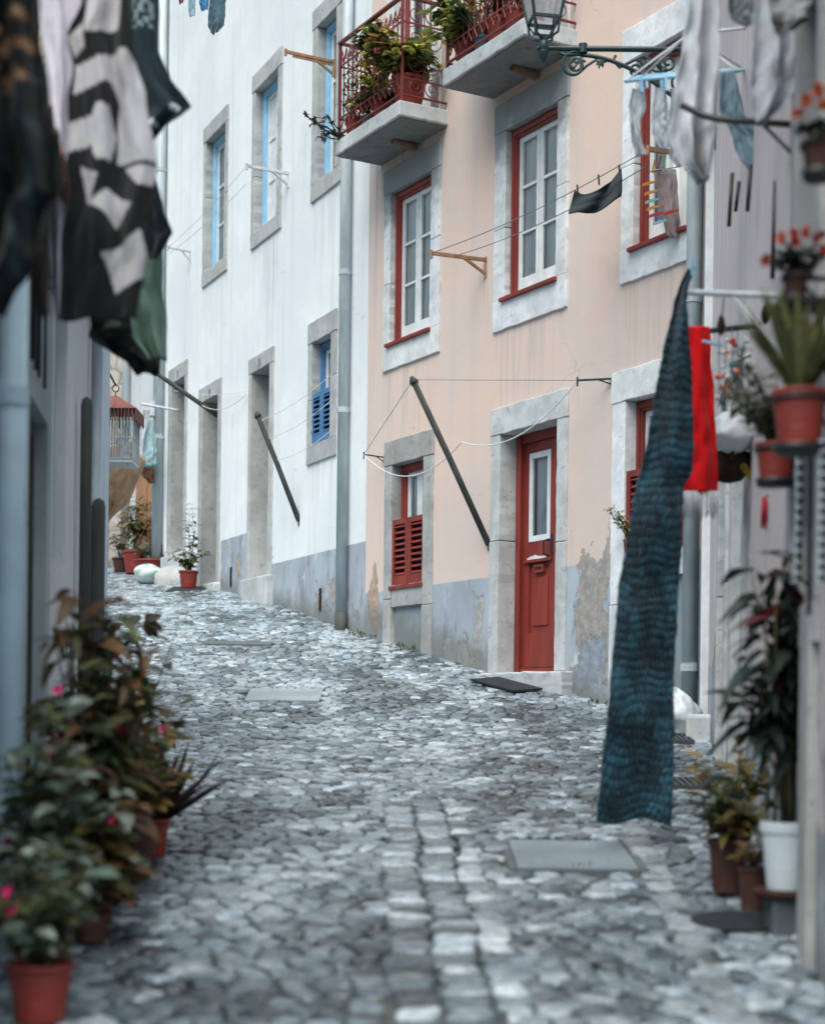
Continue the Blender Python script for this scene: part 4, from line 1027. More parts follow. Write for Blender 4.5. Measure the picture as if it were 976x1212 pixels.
bpot('yellow green leafy plant at the far end of the balcony nearer the lamp',-.64,.36,.13,.24,'terracotta',lambda p,b:bush(p,b,.36,.30,-.1,.5,640,.125,.095,[LIME,LIME,LIME,GREEN],26,lean=(-.4,-.2)))
bpot('teal pot of grey green spiky leaves on the balcony nearer the lamp',-.36,.36,.10,.2,'teal_pot',lambda p,b:blades(p,b,60,.4,.022,GREYG,1.0,.5))
bpot('square shouldered red pot of dusty foliage on the balcony nearer the lamp',-.10,.36,.12,.28,'terracotta',lambda p,b:bush(p,b,.26,.24,.0,.6,560,.08,.032,[GREYG,OLIVE,GREYG],26))
bpot('red pot with a few yellow leaves behind the street lantern',.20,.36,.12,.26,'terracotta',lambda p,b:bush(p,b,.2,.18,.1,.5,170,.08,.03,[GREYG,OLIVE,OCHRE],14,(4,((.6,.4,.04),),.05)))
bpot('green plant at the near end of the balcony behind the lantern',.46,.34,.11,.24,'terracotta',lambda p,b:bush(p,b,.16,.15,.1,.45,120,.08,.04,[GREEN,OLIVE],12))
# --- far up the street
def fpot(label,px,py,Y,r,h,mat,fn):
    q=at(px,py,Y); c=(q.x,Y,gz(Y)+.015); p=thing('potted_plant',label,'potted plant',c); b=pot(p,c,r,h,M[mat]); fn(p,b)
fpot('single red pot with a tall thin green plant beside the second stone doorway',223,697,23.6,.135,.24,'terracotta',lambda p,b:(bush(p,b,.28,.2,.1,.42,170,.12,.05,[GREYG,GREEN,OLIVE],14),))
fpot('slender upright sapling behind the red pot on the white house corner',226,695,23.9,.1,.2,'terracotta',lambda p,b:bush(p,b,.10,.1,.5,1.15,70,.12,.04,[GREEN,OLIVE],4))
fpot('red pot of dry ochre bamboo at the far end of the street',160,678,26.6,.2,.36,'terracotta',lambda p,b:bush(p,b,.5,.35,.2,1.1,330,.2,.045,[OCHRE,OLIVE,OCHRE],22))
fpot('wide low red trough with cactus by the grey downpipe up the street',178,676,26.0,.24,.24,'terracotta',lambda p,b:(bush(p,b,.3,.2,.1,.4,100,.16,.05,[GREEN,GREYG],10),))
fpot('small dark pot with pale leaves farthest left up the street',143,680,27.2,.14,.22,'brown_pot',lambda p,b:bush(p,b,.25,.2,.1,.6,120,.16,.04,[GREYG,OCHRE],10))
# ------------------------------------------------------------------ washing
def inpoly(x,y,P):
    r=False; n=len(P)
    for i in range(n):
        (x1,y1),(x2,y2)=P[i],P[(i+1)%n]
        if (y1>y)!=(y2>y) and x<(x2-x1)*(y-y1)/(y2-y1)+x1: r=not r
    return r
def cloth(name,label,cat,Y,rows,colr,amp=.02,folds=3,mat='cloth',Y2=None,nu=None,nv=None,solid=.004,seed=1.,flare=1.,group=None,parent=None,sag=0.):
    """hanging cloth; rows = (height, left edge, right edge) as measured in the photograph, at distance Y (Y2 at its right edge)"""
    Y2=Y if Y2 is None else Y2; ya,yb=rows[0][0],rows[-1][0]
    pxm=FOC/Y; nu=nu or max(34,int((max(r[2]-r[1] for r in rows))/3)); nv=nv or max(46,int((yb-ya)/5))
    nu=min(nu,90); nv=min(nv,160)
    def edge(py):
        for a,b in zip(rows,rows[1:]):
            if py<=b[0]:
                t_=(py-a[0])/(b[0]-a[0]); t_=t_*.6+.4*t_*t_*(3-2*t_)
                return lerp(a[1],b[1],t_),lerp(a[2],b[2],t_)
        return rows[-1][1],rows[-1][2]
    def fn(u,v):
        py=lerp(ya,yb,v); l,r=edge(py); px=lerp(l,r,u)+(r-l)*.05*noise.noise(Vector((v*7,seed,u*2)))
        py+=sag*4*u*(1-u)*(1-v)
        py+=v*(r-l)*.05*noise.noise(Vector((u*3.3,seed,v)))
        p=at(px,py,lerp(Y,Y2,u))
        k=amp*(.35+.65*v**.7*flare)
        ph=u*folds*2*PI+1.4*noise.noise(Vector((u*2,v*1.6,seed)))
        p.y+=k*math.sin(ph)+k*.8*noise.noise(Vector((u*4,v*3.5,seed+5)))+k*.3*noise.noise(Vector((u*11,v*9,seed+9)))+k*.55*(1-abs(2*noise.noise(Vector((u*3.5+v*2.2,v*4.2-u*1.5,seed+3)))))*min(1,3*v+.2)
        return p
    if callable(colr): cf=lambda u,v:colr(lerp(*edge(lerp(ya,yb,v)),u),lerp(ya,yb,v))
    else: cf=lambda u,v:colr
    m=MB(); m.sheet(fn,nu,nv,cf)
    o=m.build(name,M[mat],parent,smooth=True,solid=solid)
    if parent is None: tag(o,label,cat,group)
    return o
def rod(name,label,cat,pts,r,mat,n=10,group=None):
    m=MB(); m.tube(pts,r,n); return tag(m.build(name,M[mat],smooth=True),label,cat,group)
def cable(p,q,sag,n=16):
    p,q=Vector(p),Vector(q); return [p.lerp(q,k/n)-Vector((0,0,sag*4*(k/n)*(1-k/n))) for k in range(n+1)]

BLK=(.009,.012,.014); WHT=(.47,.465,.49)
SW=[[(103,-40),(145,-40),(142,35),(100,38)],[(80,42),(98,28),(100,55),(88,66)],[(88,76),(150,58),(172,95),(185,190),(136,190),(141,120),(128,95),(86,110)],
    [(70,146),(108,135),(115,122),(128,125),(136,160),(129,190),(115,188),(108,170),(70,181)],[(97,194),(118,205),(109,236),(128,222),(160,240),(136,268),(122,250),(104,240)],
    [(148,195),(190,198),(190,218),(168,220)],[(119,300),(166,272),(176,325),(137,346)]]
cloth('striped_sweater','black knitted sweater with broad pale zigzag stripes hanging at upper left','sweater',6.0,
    [(-45,100,150),(0,98,152),(40,80,158),(75,86,160),(110,80,172),(170,80,178),(195,78,184),(215,80,184),(265,76,174),(330,72,170),(377,70,162)],
    lambda x,y: WHT if any(inpoly(x,y,P) for P in SW) else BLK,.028,2.0,seed=3,nu=90,nv=160,solid=.008)
FLR=[(20,15,16,12),(8,52,20,14),(33,48,12,10),(13,92,18,14),(-14,30,14,14),(26,90,8,8),(-20,80,18,18)]
def floral(x,y):
    for a,b,r,s in FLR:
        d=math.hypot((x-a)/r,(y-b)/s)+.7*noise.noise(Vector((x*.08,y*.08,2)))
        if d<.62: v=1-.45*d; return (.42*v,.27*v,.17*v)
        if d<.85: return (.22,.085,.03)
    n=noise.noise(Vector((x*.045,y*.03,7)))
    if n>.25 and y>90: k=(n-.25)*.5; return (.012+k*.3,.03+k*.42,.035+k*.45)
    return (.008,.013,.016)
cloth('floral_dress','black dress printed with orange beige flowers at the far upper left','dress',4.6,
    [(-50,-60,44),(0,-60,46),(100,-60,54),(175,-60,70),(222,-60,78),(245,-60,56),(300,-60,48),(345,-60,14),(368,-60,2)],floral,.05,2.5,seed=6,nu=60,nv=110,solid=.006)
cloth('dark_skirt','narrow dark brown garment hanging behind the floral dress','skirt',5.0,[(150,30,58),(250,34,60),(330,38,58),(372,44,58)],(.022,.018,.016),.03,1,seed=8)
cloth('pale_sheet','long pale lilac white sheet between the floral dress and striped sweater','sheet',6.7,
    [(-45,42,96),(20,46,96),(70,54,92),(130,60,90),(215,54,86),(300,60,80),(345,64,76),(375,66,74)],lambda x,y:(.62,.63,.72) if x<70+4*math.sin(y*.05) else (.52,.50,.58),.03,1.6,seed=11)
def teal_shirt(x,y):
    for a,b in ((207,126),(180,147)):
        if math.hypot((x-a)/6.5,(y-b)/4)<1: return (.55,.6,.63)
    if y<32 and 158<x<180 and noise.noise(Vector((x*.2,y*.2,1)))>.0: return (.22,.30,.32)
    return (.010,.026,.034)
cloth('teal_shirt','dark teal shirt with pale eyelets in its pointed hem','shirt',7.0,
    [(-45,145,184),(0,150,187),(60,150,188),(92,155,201),(126,160,227),(133,160,218),(150,165,194),(170,160,178),(235,160,178)],teal_shirt,.02,1.5,seed=13,nu=70,nv=110)
cloth('navy_cloth','dark navy cloth with a pointed corner beside the green sheet','cloth',7.2,[(200,165,180),(225,165,188),(255,170,196),(275,172,204),(288,174,196),(305,176,184)],(.010,.017,.024),.02,1,seed=15)
cloth('green_sheet','sage green sheet hanging lowest behind the striped sweater','sheet',7.35,
    [(190,158,180),(222,162,182),(265,158,190),(330,150,192),(400,158,196),(426,176,196)],(.115,.20,.16),.025,1.2,seed=17)
cloth('black_trousers','black trousers hanging below the sweater and green sheet','trousers',7.6,[(340,108,178),(385,108,190),(400,106,192),(416,130,192),(428,150,190),(442,160,188)],lambda x,y:(.06,.10,.085) if math.hypot((x-136)/9,(y-386)/5)<1 else (.007,.012,.013),.03,1.5,seed=19)
# the poles and lines the left washing hangs on (above the picture)
for k,(Y,x0,x1,lab) in enumerate(((4.6,-70,60,'iron bar carrying the floral dress'),(6.0,-15,165,'iron bar carrying the striped sweater'),(6.7,0,100,'iron bar carrying the pale lilac sheet'),(7.0,10,195,'iron bar carrying the dark teal shirt'))):
    a=at(x1,-42,Y); a.z+=.0; b=Vector((left_x(Y)+.03,Y,a.z)); rod('drying_bar',lab+' out from the left house','drying bar',[Vector((b.x,Y,3.0)),b,a],.012,'black_iron')
for Y,px,py,lab in ((5.0,45,152,'brown skirt'),(7.2,172,202,'navy cloth'),(7.35,168,192,'green sheet'),(7.6,140,342,'black trousers')):
    a=at(px+9,py,Y); rod('drying_bar','thin iron bar carrying the '+lab+' behind the left washing','drying bar',[Vector((left_x(Y)+.02,Y,min(a.z,3.0))),Vector((left_x(Y)+.02,Y,a.z)),a],.008,'black_iron')
# two dark poles standing at the left wall
for px,y0,lab in ((103,470,'taller dark weathered wooden pole standing against the pale blue house'),(117,590,'shorter dark weathered wooden pole standing in front of the taller one')):
    Y=9.6 if y0<500 else 10.3
    top=at(px,y0,Y); bot=Vector((top.x+.0,Y,gz(Y))); m=MB(); r=.033 if y0<500 else .042
    m.tube([bot,top-Vector((0,0,.05)),top-Vector((0,0,.015)),top],[r,r,r*.8,r*.3],14); tag(m.build('wooden_pole',M['old_wood'],smooth=True),lab,'wooden pole')

# --- washing on the right
GREYW=(.72,.75,.80)
cloth('white_shirt','long white shirt hanging in front of the lamp bracket end','shirt',7.3,[(-40,806,852),(0,815,850),(55,808,850),(100,800,850),(128,797,849),(160,792,846),(190,801,842),(214,826,838)],
    lambda x,y:(.48,.50,.53) if y>150 and x>820 else GREYW,.05,1.9,mat='thin_cloth',seed=21)
cloth('white_towel','white towel with diagonal crease shading in its colour hung nearest the right wall','towel',6.6,[(-40,884,952),(0,893,950),(60,890,946),(100,889,942),(122,893,930),(142,897,908)],lambda x,y:(.66,.69,.74) if (x+y*1.4)%34>7 or y<70 else (.52,.56,.64),.03,1.5,mat='thin_cloth',seed=23)  # darker diagonal bands put crease shade into the cloth colour
cloth('grey_cloth','grey folded cloth at the top between the two white pieces of washing','cloth',7.0,[(-40,858,892),(0,862,892),(18,864,892),(30,882,890)],(.20,.23,.25),.02,1,seed=25)
cloth('white_undershirt','small off white garment with a dark hem hanging at the top right','undershirt',6.3,[(-40,905,968),(0,908,965),(20,912,960),(36,918,938)],lambda x,y:(.17,.17,.18) if y>22 else (.46,.46,.47),.02,1,seed=26)
cloth('blue_sock','long pale blue stocking drooping into a loop under the peg hanger','stocking',9.0,[(85,852,868),(105,851,874),(130,850,880),(150,862,890),(165,868,903),(185,876,906),(199,886,899)],(.30,.44,.52),.03,1,mat='thin_cloth',seed=27)
# round peg hanger
hg=thing('peg_hanger','pale blue plastic peg hanger crowded with small washing','peg hanger',at(800,90,9.6))
m=MB(); FC=(.30,.52,.66)
A_=at(740,96,9.6); B_=at(872,84,9.2); C_=at(880,82,9.9); D_=at(760,90,10.2)
for a,b in ((A_,B_),(B_,C_),(C_,D_),(D_,A_),(A_.lerp(B_,.5),D_.lerp(C_,.5)),(A_.lerp(D_,.5),B_.lerp(C_,.5))): m.tube([a,b],.011,8,FC)
m.build('hanger_frame',M['plastic_attr'],hg,smooth=True)
top=at(815,40,9.7); m=MB()
for e in (A_,B_,C_,D_): m.tube([e,top],.006,6,(.6,.63,.65))
m.tube([top,Vector((wx(9.7)+.02,9.7,top.z+.04))],.010,6,(.6,.63,.65)); m.build('hanger_arm',M['plastic_attr'],hg,smooth=True)
for k in range(9):
    e=A_.lerp(B_,(k+.3)/9) if k%2 else D_.lerp(A_.lerp(B_,.8),(k+.5)/9)
    m=MB(); m.bar(e+Vector((0,0,.01)),e+Vector((.005,0,-.075)),.028,.014,c=(.16,.42,.62) if k%3 else (.30,.55,.68)); m.build('peg',M['plastic_attr'],hg)
cloth('grey_sock','grey white twisted sock at the left end of the peg hanger','sock',9.6,[(104,748,762),(125,744,764),(150,746,756),(168,747,760),(184,752,766)],(.42,.45,.50),.02,1,seed=29)
cloth('white_sock','white sock second along the peg hanger','sock',9.5,[(104,776,786),(125,772,790),(150,770,792),(166,774,792),(176,782,790)],(.52,.57,.64),.02,1,mat='thin_cloth',seed=30)
cloth('pale_vest','pale vest hanging from the peg hanger behind the long white shirt','vest',9.4,[(104,796,812),(130,792,822),(160,790,828),(185,792,830),(196,800,826)],(.46,.50,.58),.02,1.5,mat='thin_cloth',seed=31)
# bars on the right wall
def wallbar(px0,py0,Y,px1,py1,Y1,r,mat,label,strut=None,name='drying_bar'):
    a=at(px0,py0,Y); b=at(px1,py1,Y1); b.x=wx(Y1)+.02; m=MB(); m.tube([a,b],r,10)
    if strut: s=at(*strut,(Y+Y1)/2); m.tube([a.lerp(b,.45),Vector((wx(Y1)+.01,Y1,b.z-.26))],r*.7,8)
    return tag(m.build(name,M[mat],smooth=True),label,'drying bar')
m=MB(); m.tube([at(805,124,7.1),at(832,137,7.1),at(850,141,7.05),Vector((wx(6.95)+.02,6.95,at(945,148,6.95).z))],.014,10)
m.tube([at(903,148,7),Vector((wx(6.8)+.02,6.8,at(965,192,6.8).z))],.009,8); m.tube([at(947,152,6.7),at(938,196,6.7)],.012,8)
tag(m.build('drying_bar',M['black_iron'],smooth=True),'bent black iron bar sticking out below the white washing','drying bar')
wallbar(816,346,7.9,928,350,7.35,.015,'white_iron','chipped white iron bar from which the teal scarf hangs',strut=(930,395))
wallbar(836,392,8.7,905,384,8.3,.015,'black_iron','black iron bar from which the red towel hangs')
m=MB(); Y=5.45; z=at(935,357,Y).z
m.box(at(916,350,Y).x,wx(Y)+.02,Y-.09,Y+.09,z-.02,z-.004); m.bar((wx(Y)-.01,Y,z-.02),(wx(Y)-.01,Y,z-.26),.02); m.bar((at(918,350,Y).x,Y,z-.02),(wx(Y)-.01,Y,z-.24),.012)
tag(m.build('wall_shelf',M['black_iron']),'small dark iron shelf under the pot of red orange flowers','wall shelf')
for k,(px,y0,y1,Y) in enumerate(((862,205,268,9.),(870,215,250,9.2),(884,195,250,8.6),(945,215,330,7.6))):
    a=at(px+4,y0,Y); b=at(px,y1,Y); a.x=min(a.x,wx(Y)-.01); b.x=min(b.x,wx(Y)-.02)
    rod('iron_hook',['long dark iron hook hanging highest by the white stocking','short dark iron hook beside the longer one','slanting dark iron rod right of the two hooks','thin dark upright rod on the wall behind the red orange flowers'][k],'iron rod',[a,b],.011,'black_iron',8)
# crocheted scarf
t=NT('crochet'); a=t.attr(); cc=t.mix(t.ramp(t.noise(35,4,.7),.35,.7),t.mix(1.,a,(.45,.5,.55),'MULTIPLY'),a)
M['crochet']=t.fin(cc,.95,.1,t.bump(t.noise(240,3,.7),.6,.003)); t.p.inputs['Sheen Weight'].default_value=.25
rows=[(318,814,821),(340,803,813),(370,796,812),(400,788,814),(440,780,819),(500,770,820),(550,760,820),(562,757,817),(574,754,809),(600,749,807),(640,742,807),(700,731,803),(800,722,798),(900,711,796),(966,704,792),(973,704,791)]
def sedge(py):
    for a,b in zip(rows,rows[1:]):
        if py<=b[0]: t_=(py-a[0])/(b[0]-a[0]); return lerp(a[1],b[1],t_),lerp(a[2],b[2],t_)
    return rows[-1][1:]
NC,NR=14,58
def knit(u,v):
    r=v*NR+1.1*noise.noise(Vector((u*2.2,v*11,6))); row=int(r); cph=u*NC+(.5 if row%2 else 0)+.35*noise.noise(Vector((u*3,v*14,2)))
    return abs(math.sin(cph*PI))**.8*(.62+.38*abs(math.sin(r*PI)))*(.75+.55*noise.noise(Vector((u*5,v*22,9))))+.25*noise.noise(Vector((cph*2,r*2.3,1)))
def sfn(u,v):
    py=lerp(318,972,v); l,r=sedge(py); wob=1.5*noise.noise(Vector((py*.06,u>.5,1)))
    px=lerp(l,r,u)+(wob if u<.1 or u>.9 else 0); py+=4*math.sin(u*7)*(v>.97)+8*v*(u-.4)*.6
    p=at(px,py,7.95); k=knit(u,v)
    p.y+=-.016*k+.03*math.sin(u*5.5+v*5)*(.4+v)+.035*noise.noise(Vector((u*1.5,v*4,3)))+.02*math.sin(v*37)*(.5+.5*noise.noise(Vector((v*9,0,0))))
    return p
def scf(u,v):
    k=min(1,max(0,knit(u,v)-.25)); n=.8+.9*noise.noise(Vector((u*14,v*70,4)))+.75*noise.noise(Vector((u*2,v*11,8)))
    v_=max(.1,.12+1.25*k*n)
    v_*=1.25+.75*v; return (.009*v_+.002,.055*v_+.005,.084*v_+.008)
m=MB(); m.sheet(sfn,110,560,scf)
tag(m.build('crochet_scarf',M['crochet'],smooth=True,solid=.006),'long teal crocheted scarf hanging almost to the cobbles on the right','scarf')
m=MB(); e=at(818,316,7.95); m.bar(e+Vector((0,-.02,.03)),e+Vector((0,-.02,-.05)),.022,.012,c=(.20,.46,.60)); tag(m.build('clothes_peg',M['plastic_attr']),'pale blue peg gripping the tip of the teal scarf','clothes peg')
# red towel
def redc(x,y): return (.62,.004,.008) if y<582 else (.55,.57,.60)
tw=cloth('red_towel','bright red towel with a white fringe hanging beside the teal scarf','towel',8.6,[(386,813,839),(400,813,841),(440,806,843),(480,806,846),(540,806,849),(570,806,850),(582,806,850)],(.62,.004,.008),.022,1.2,seed=33,nu=24,nv=60)
m=MB(); off=wl(tw)
for k in range(26):
    x=lerp(806,850,(k+.5)/26); a=at(x,581,8.6); b=at(x+rnd(-1.5,1.5),612+rnd(-4,4),8.6); b.y+=rnd(-.01,.01); v=rnd(.75,1.1)
    m.tube([a,a.lerp(b,.5)+Vector((rnd(-.004,.004),rnd(-.006,.006),0)),b],[.0035,.003,.0025],5,(.52*v,.54*v,.58*v))
m.build('fringe',M['cloth'],tw,smooth=True)
for k,(px,py,c,lab) in enumerate(((840,405,(.25,.5,.65),'pale blue peg on the upper right corner of the red towel'),)):
    e=at(px,py,8.55); m=MB(); m.bar(e+Vector((-.04,0,.005)),e+Vector((.06,0,-.015)),.02,.014,c=c); tag(m.build('clothes_peg',M['plastic_attr']),lab,'clothes peg')
# trinket mobile and plastic bag by the towel
mb=thing('wind_chime','string of red, white and blue trinkets hanging right of the red towel','wind chime',at(858,392,8.5)); 
m=MB(); 
for px in (850,858,866,872): m.tube([at(px,388,8.5),at(px+1,470,8.5)],.0025,5)
m.build('string',M['wire'],mb)
for k in range(34):
    m=MB(); px=rnd(848,876); py=rnd(402,472); e=at(px,py,8.5+rnd(-.05,.05)); c=random.choice(((.55,.04,.02),(.60,.62,.62),(.05,.22,.30),(.55,.57,.6),(.6,.12,.06))); r=rnd(.007,.018)
    m.lathe([(.001,-r),(r*.8,-r*.6),(r,0),(r*.8,r*.6),(.001,r)],e,8,c); m.build('trinket',M['plastic_attr'],mb,smooth=True)
for k,(px,y0,y1,lab) in enumerate(((856,352,385,'nearer to the towel'),(908,352,372,'nearer to the flower shelf'))):
    m=MB(); a=at(px,y0,7.7); b=at(px-3,y1,7.7); m.tube([a,b],.003,5); m.lathe([(.001,-.05),(.017,-.03),(.02,0),(.012,.035),(.001,.05)],b,12)
    tag(m.build('fir_cone',M['coir'],smooth=True),'dark fir cone dangling from the white bar, the one '+lab,'fir cone')
q=at(868,512,8.9); m=MB()
def bagf(u,v):
    a=u*2*PI; th=v*PI; r=.125*(1+.3*noise.noise(Vector((math.cos(a)*1.6,math.sin(a)*1.6,v*4)))+.12*noise.noise(Vector((math.cos(a)*6,math.sin(a)*6,v*11))))
    return q+Vector((r*math.sin(th)*math.cos(a)*1.05,r*math.sin(th)*math.sin(a),.105*math.cos(th)*(1+.2*noise.noise(Vector((math.cos(a),math.sin(a),v*3))))))
m.sheet(bagf,40,24); m.tube([q+Vector((0,0,.09)),Vector((wx(8.9)+.01,8.9,q.z+.2))],.004,5); tag(m.build('plastic_bag',M['bag'],smooth=True),'crumpled white bag hanging above the coconut fibre basket','bag')
m=MB(); q2=at(800,850,13.0); q2.z=gz(13.0)+.0
def bagg(u,v):
    a=u*2*PI; th=v*PI*.97; r=(.19-.05*(1-v))*(1+.28*noise.noise(Vector((math.cos(a)*2,math.sin(a)*2,v*5)))+.10*noise.noise(Vector((math.cos(a)*6,math.sin(a)*6,v*9)))-.6*max(0,.16-v)*4*max(0,1-v*9))
    return q2+Vector((r*math.sin(th)*math.cos(a),r*math.sin(th)*math.sin(a),.17+.19*math.cos(th)*(1+.2*noise.noise(Vector((math.cos(a)*1.5,math.sin(a)*1.5,v*4))))))
m.sheet(bagg,48,30); tag(m.build('rubbish_bag',M['bag'],smooth=True),'white rubbish bag slumped on the cobbles behind the teal scarf','rubbish bag')
m=MB(); q3=at(826,872,13.1); m.lathe([(.001,-.07),(.06,-.05),(.085,0),(.06,.05),(.001,.065)],(q3.x,13.1,gz(13.1)+.06),10); tag(m.build('rock',M['dark_slab'],smooth=True),'dark grey stone lying at the foot of the right downpipe','stone')
q=at(176,690,24.6); m=MB(); qq=Vector((q.x,24.6,gz(24.6)))
m.sheet(lambda u,v:qq+Vector((.22*math.sin(v*3.1)*math.cos(u*6.283)*(1+.3*noise.noise(Vector((math.cos(u*6.28),math.sin(u*6.28),v*3)))),.18*math.sin(v*3.1)*math.sin(u*6.283),.13+.15*math.cos(v*3.1))),30,18,lambda u,v:(.28,.42,.40) if noise.noise(Vector((u*9,v*6,2)))>.05 else (.55,.6,.6))
tag(m.build('rubbish_bag',M['plastic_attr'],smooth=True),'pale green carrier bag on the ground by the far red pots','rubbish bag')
q=Vector(PK(0,0,0)); m=MB(); c=WH(-6.75,.22,0); c.z=gz(c.y)-.05
m.sheet(lambda u,v:c+Vector((.34*math.sin(v*1.6+.001)*math.cos(u*6.283)*(1+.45*noise.noise(Vector((math.cos(u*6.28)*1.9,math.sin(u*6.28)*1.9,v*4)))),.3*math.sin(v*1.6+.001)*math.sin(u*6.283),.30*math.cos(v*1.57))),30,10)
tag(m.build('boulder',M['stone_worn'],smooth=True),'rough grey stone at the wall between the two far doorways','boulder')

# --- poles, brackets and lines on the facades
def pole(A,B,r,label):
    m=MB(); A,B=Vector(A),Vector(B); d=(B-A).normalized()
    m.tube([A,A.lerp(B,.5)+Vector((.01,0,-.008)),B-d*.03,B],[r,r*.95,r*.9,r*.55],12); o=m.build('clothes_prop',M['old_wood'],smooth=True); tag(o,label,'clothes prop')
    h=MB(); h.bar(A+Vector((0,0,.05)),A-Vector((0,0,.06)),.035,.02); h.build('hinge_iron',M['black_iron'],o)
    h=MB(); h.tube([B-d*.07,B-d*.05],r*1.06,12); h.tube([B-d*.06+Vector((r*math.cos(k*.7)*1.3,0,r*math.sin(k*.7)*1.3)) for k in range(10)],.005,5); h.build('line_ring',M['black_iron'],o)
    return o
pole(PK(-.75,.0,3.27),PK(-.75,.88,4.80),.031,'weathered grey wooden prop leaning out of the pink wall left of the red door')
def solve_o(wallf,s,px,py):
    lo,hi=0,2.5
    for _ in range(40):
        o=(lo+hi)/2; P=wallf(s,o,0); X=at(px,py,P.y).x
        if P.x>X: lo=o
        else: hi=o
    P=wallf(s,o,0); return wallf(s,o,at(px,py,P.y).z)
pole(WH(-2.11,0,3.98),solve_o(WH,-2.11,303,487),.033,'weathered grey wooden prop leaning out of the white wall below the blue shutters')
pole(WH(-5.45,-.02,5.80),solve_o(WH,-5.45,180,438),.034,'weathered wooden prop leaning out from the second stone doorway of the white house')
def bracket(base,tip,label,mat,r=.02,drop=.14,double=False):
    m=MB(); base,tip=Vector(base),Vector(tip); m.bar(base,tip,r*1.6,r*1.6)
    w=base-Vector((0,0,drop)); m.bar(w,base.lerp(tip,.42),r*1.2); m.bar(base+Vector((0,0,.03)),w-Vector((0,0,.03)),r*1.5)
    if double: m.bar(base+Vector((0,0,-.035)),base.lerp(tip,.85)+Vector((0,0,-.035)),r)
    m.tube([tip+Vector((0,0,.03)),tip-Vector((0,0,.05))],r*.8,8)
    return tag(m.build('line_bracket',M[mat]),label,'line bracket')
T1=PK(-.87,.61,6.03)
bracket(PK(-.86,.0,6.05),T1,'rusty wooden clothes line bracket between the two upper windows of the pink house','tan_wood')
T2=solve_o(WH,-1.15,338,61); bracket(WH(-1.15,.0,T2.z-.02),T2,'tan wooden line bracket above the blue window by the balcony','tan_wood',double=True)
T3=solve_o(WH,-2.62,292,196); bracket(WH(-2.62,.0,T3.z-.02),T3,'white line bracket across the shuttered blue window','white_iron',.022)
T4=solve_o(WH,-6.8,199,293); bracket(WH(-6.8,0,T4.z-.02),T4,'thin grey line bracket on the white wall left of the farthest blue window','zinc',.014)
T5=PK(2.2,.37,6.17); bracket(PK(2.2,-.03,6.2),T5,'short varnished wooden line bracket at the sill of the open red window','tan_wood',.022,.1)
T6=PK(-2.96,.22,4.42); bracket(PK(-2.90,.0,4.40),T6,'little black iron hook bracket beside the red shuttered window','black_iron',.008,.05)
T7=PK(1.06,.24,4.52); bracket(PK(1.24,.0,4.53),T7,'little black iron hook bracket right of the red door','black_iron',.010,.05)
def line(pts,label,r=.004,mat='wire'): return rod('clothes_line',label,'clothes line',pts,r,mat,6)
line(cable(T1,T5,.06),'upper washing line crossing the pink house from the rusty bracket')
T1b=T1+(PK(-.86,.0,6.05)-T1)*.42
line(cable(T1b,T5+Vector((0,0,-.13)),.07),'lower washing line crossing the pink house from the rusty bracket')
line(cable(PK(-.75,.86,4.77),T7,.0),'taut line from the grey prop top to the hook right of the red door',.003)
line(cable(PK(-.75,.86,4.77),T6,.0),'slack thin line from the grey prop to the hook by the shuttered window',.003)
line(cable(T6,PK(-.78,.30,4.24),.28)+cable(PK(-.78,.30,4.24),T7,.22)[1:],'white cord looping under the lintels of the shuttered window and red door',.0055,'white_wire')
line(cable(T3,T4,.05),'upper line between the two brackets on the white house',.004,'white_wire')
line(cable(T3+Vector((.0,0,-.22)),T4+Vector((0,0,-.1)),.05),'lower line between the two brackets on the white house',.004,'white_wire')
tip31=solve_o(WH,-2.11,305,492)
for k,(z,f) in enumerate(((5.55,.05),(5.25,.22),(4.9,.42))):
    pp=tip31.lerp(WH(-2.11,0,3.98),f)
    line(cable(WH(-.93,.05,z),pp,.06),['top','middle','bottom'][k]+' of the thin lines running from the blue shutters to the prop',.004,'white_wire')
tip2=solve_o(WH,-5.45,182,440)
line(cable(WH(-4.1,.04,5.85),tip2.lerp(WH(-5.45,0,5.8),.75),.12),'white cord from the wall beside the nearest stone doorway to the far prop',.005,'white_wire')
line(cable(WH(-4.1,.04,5.9),WH(-7.2,.1,6.45),.05),'thin cord passing the lintels of the far stone doorways',.004,'white_wire')
# dark shorts on the line
def sh(u,v):
    p=T1.lerp(T5,lerp(.70,.895,u)); p=p-Vector((0,0,.05+lerp(.20,.24,u)*v+.05*math.sin(u*PI)*(1-v)+.05*math.sin(u*PI)))
    p.y+=.04*math.sin(u*9+v*3)+.03*noise.noise(Vector((u*4,v*4,2))); p.x-=.05*v*(1-u); return p
m=MB(); m.sheet(sh,40,24,lambda u,v:(.022,.036,.040) if noise.noise(Vector((u*5,v*9,1)))<.2 else (.035,.052,.055)); tag(m.build('dark_shorts',M['cloth'],smooth=True,solid=.01),'dark green grey shorts pegged on the line before the pink house','shorts')
for k,f in enumerate((.71,.80,.885)):
    e=T1.lerp(T5,f)-Vector((0,0,.04)); m=MB(); m.bar(e+Vector((0,0,.025)),e+Vector((.008,0,-.06)),.016,.014,c=(.02,.03,.03)); tag(m.build('clothes_peg',M['plastic_attr']),'dark peg holding the '+['left end','middle','right end'][k]+' of the dark shorts','clothes peg')
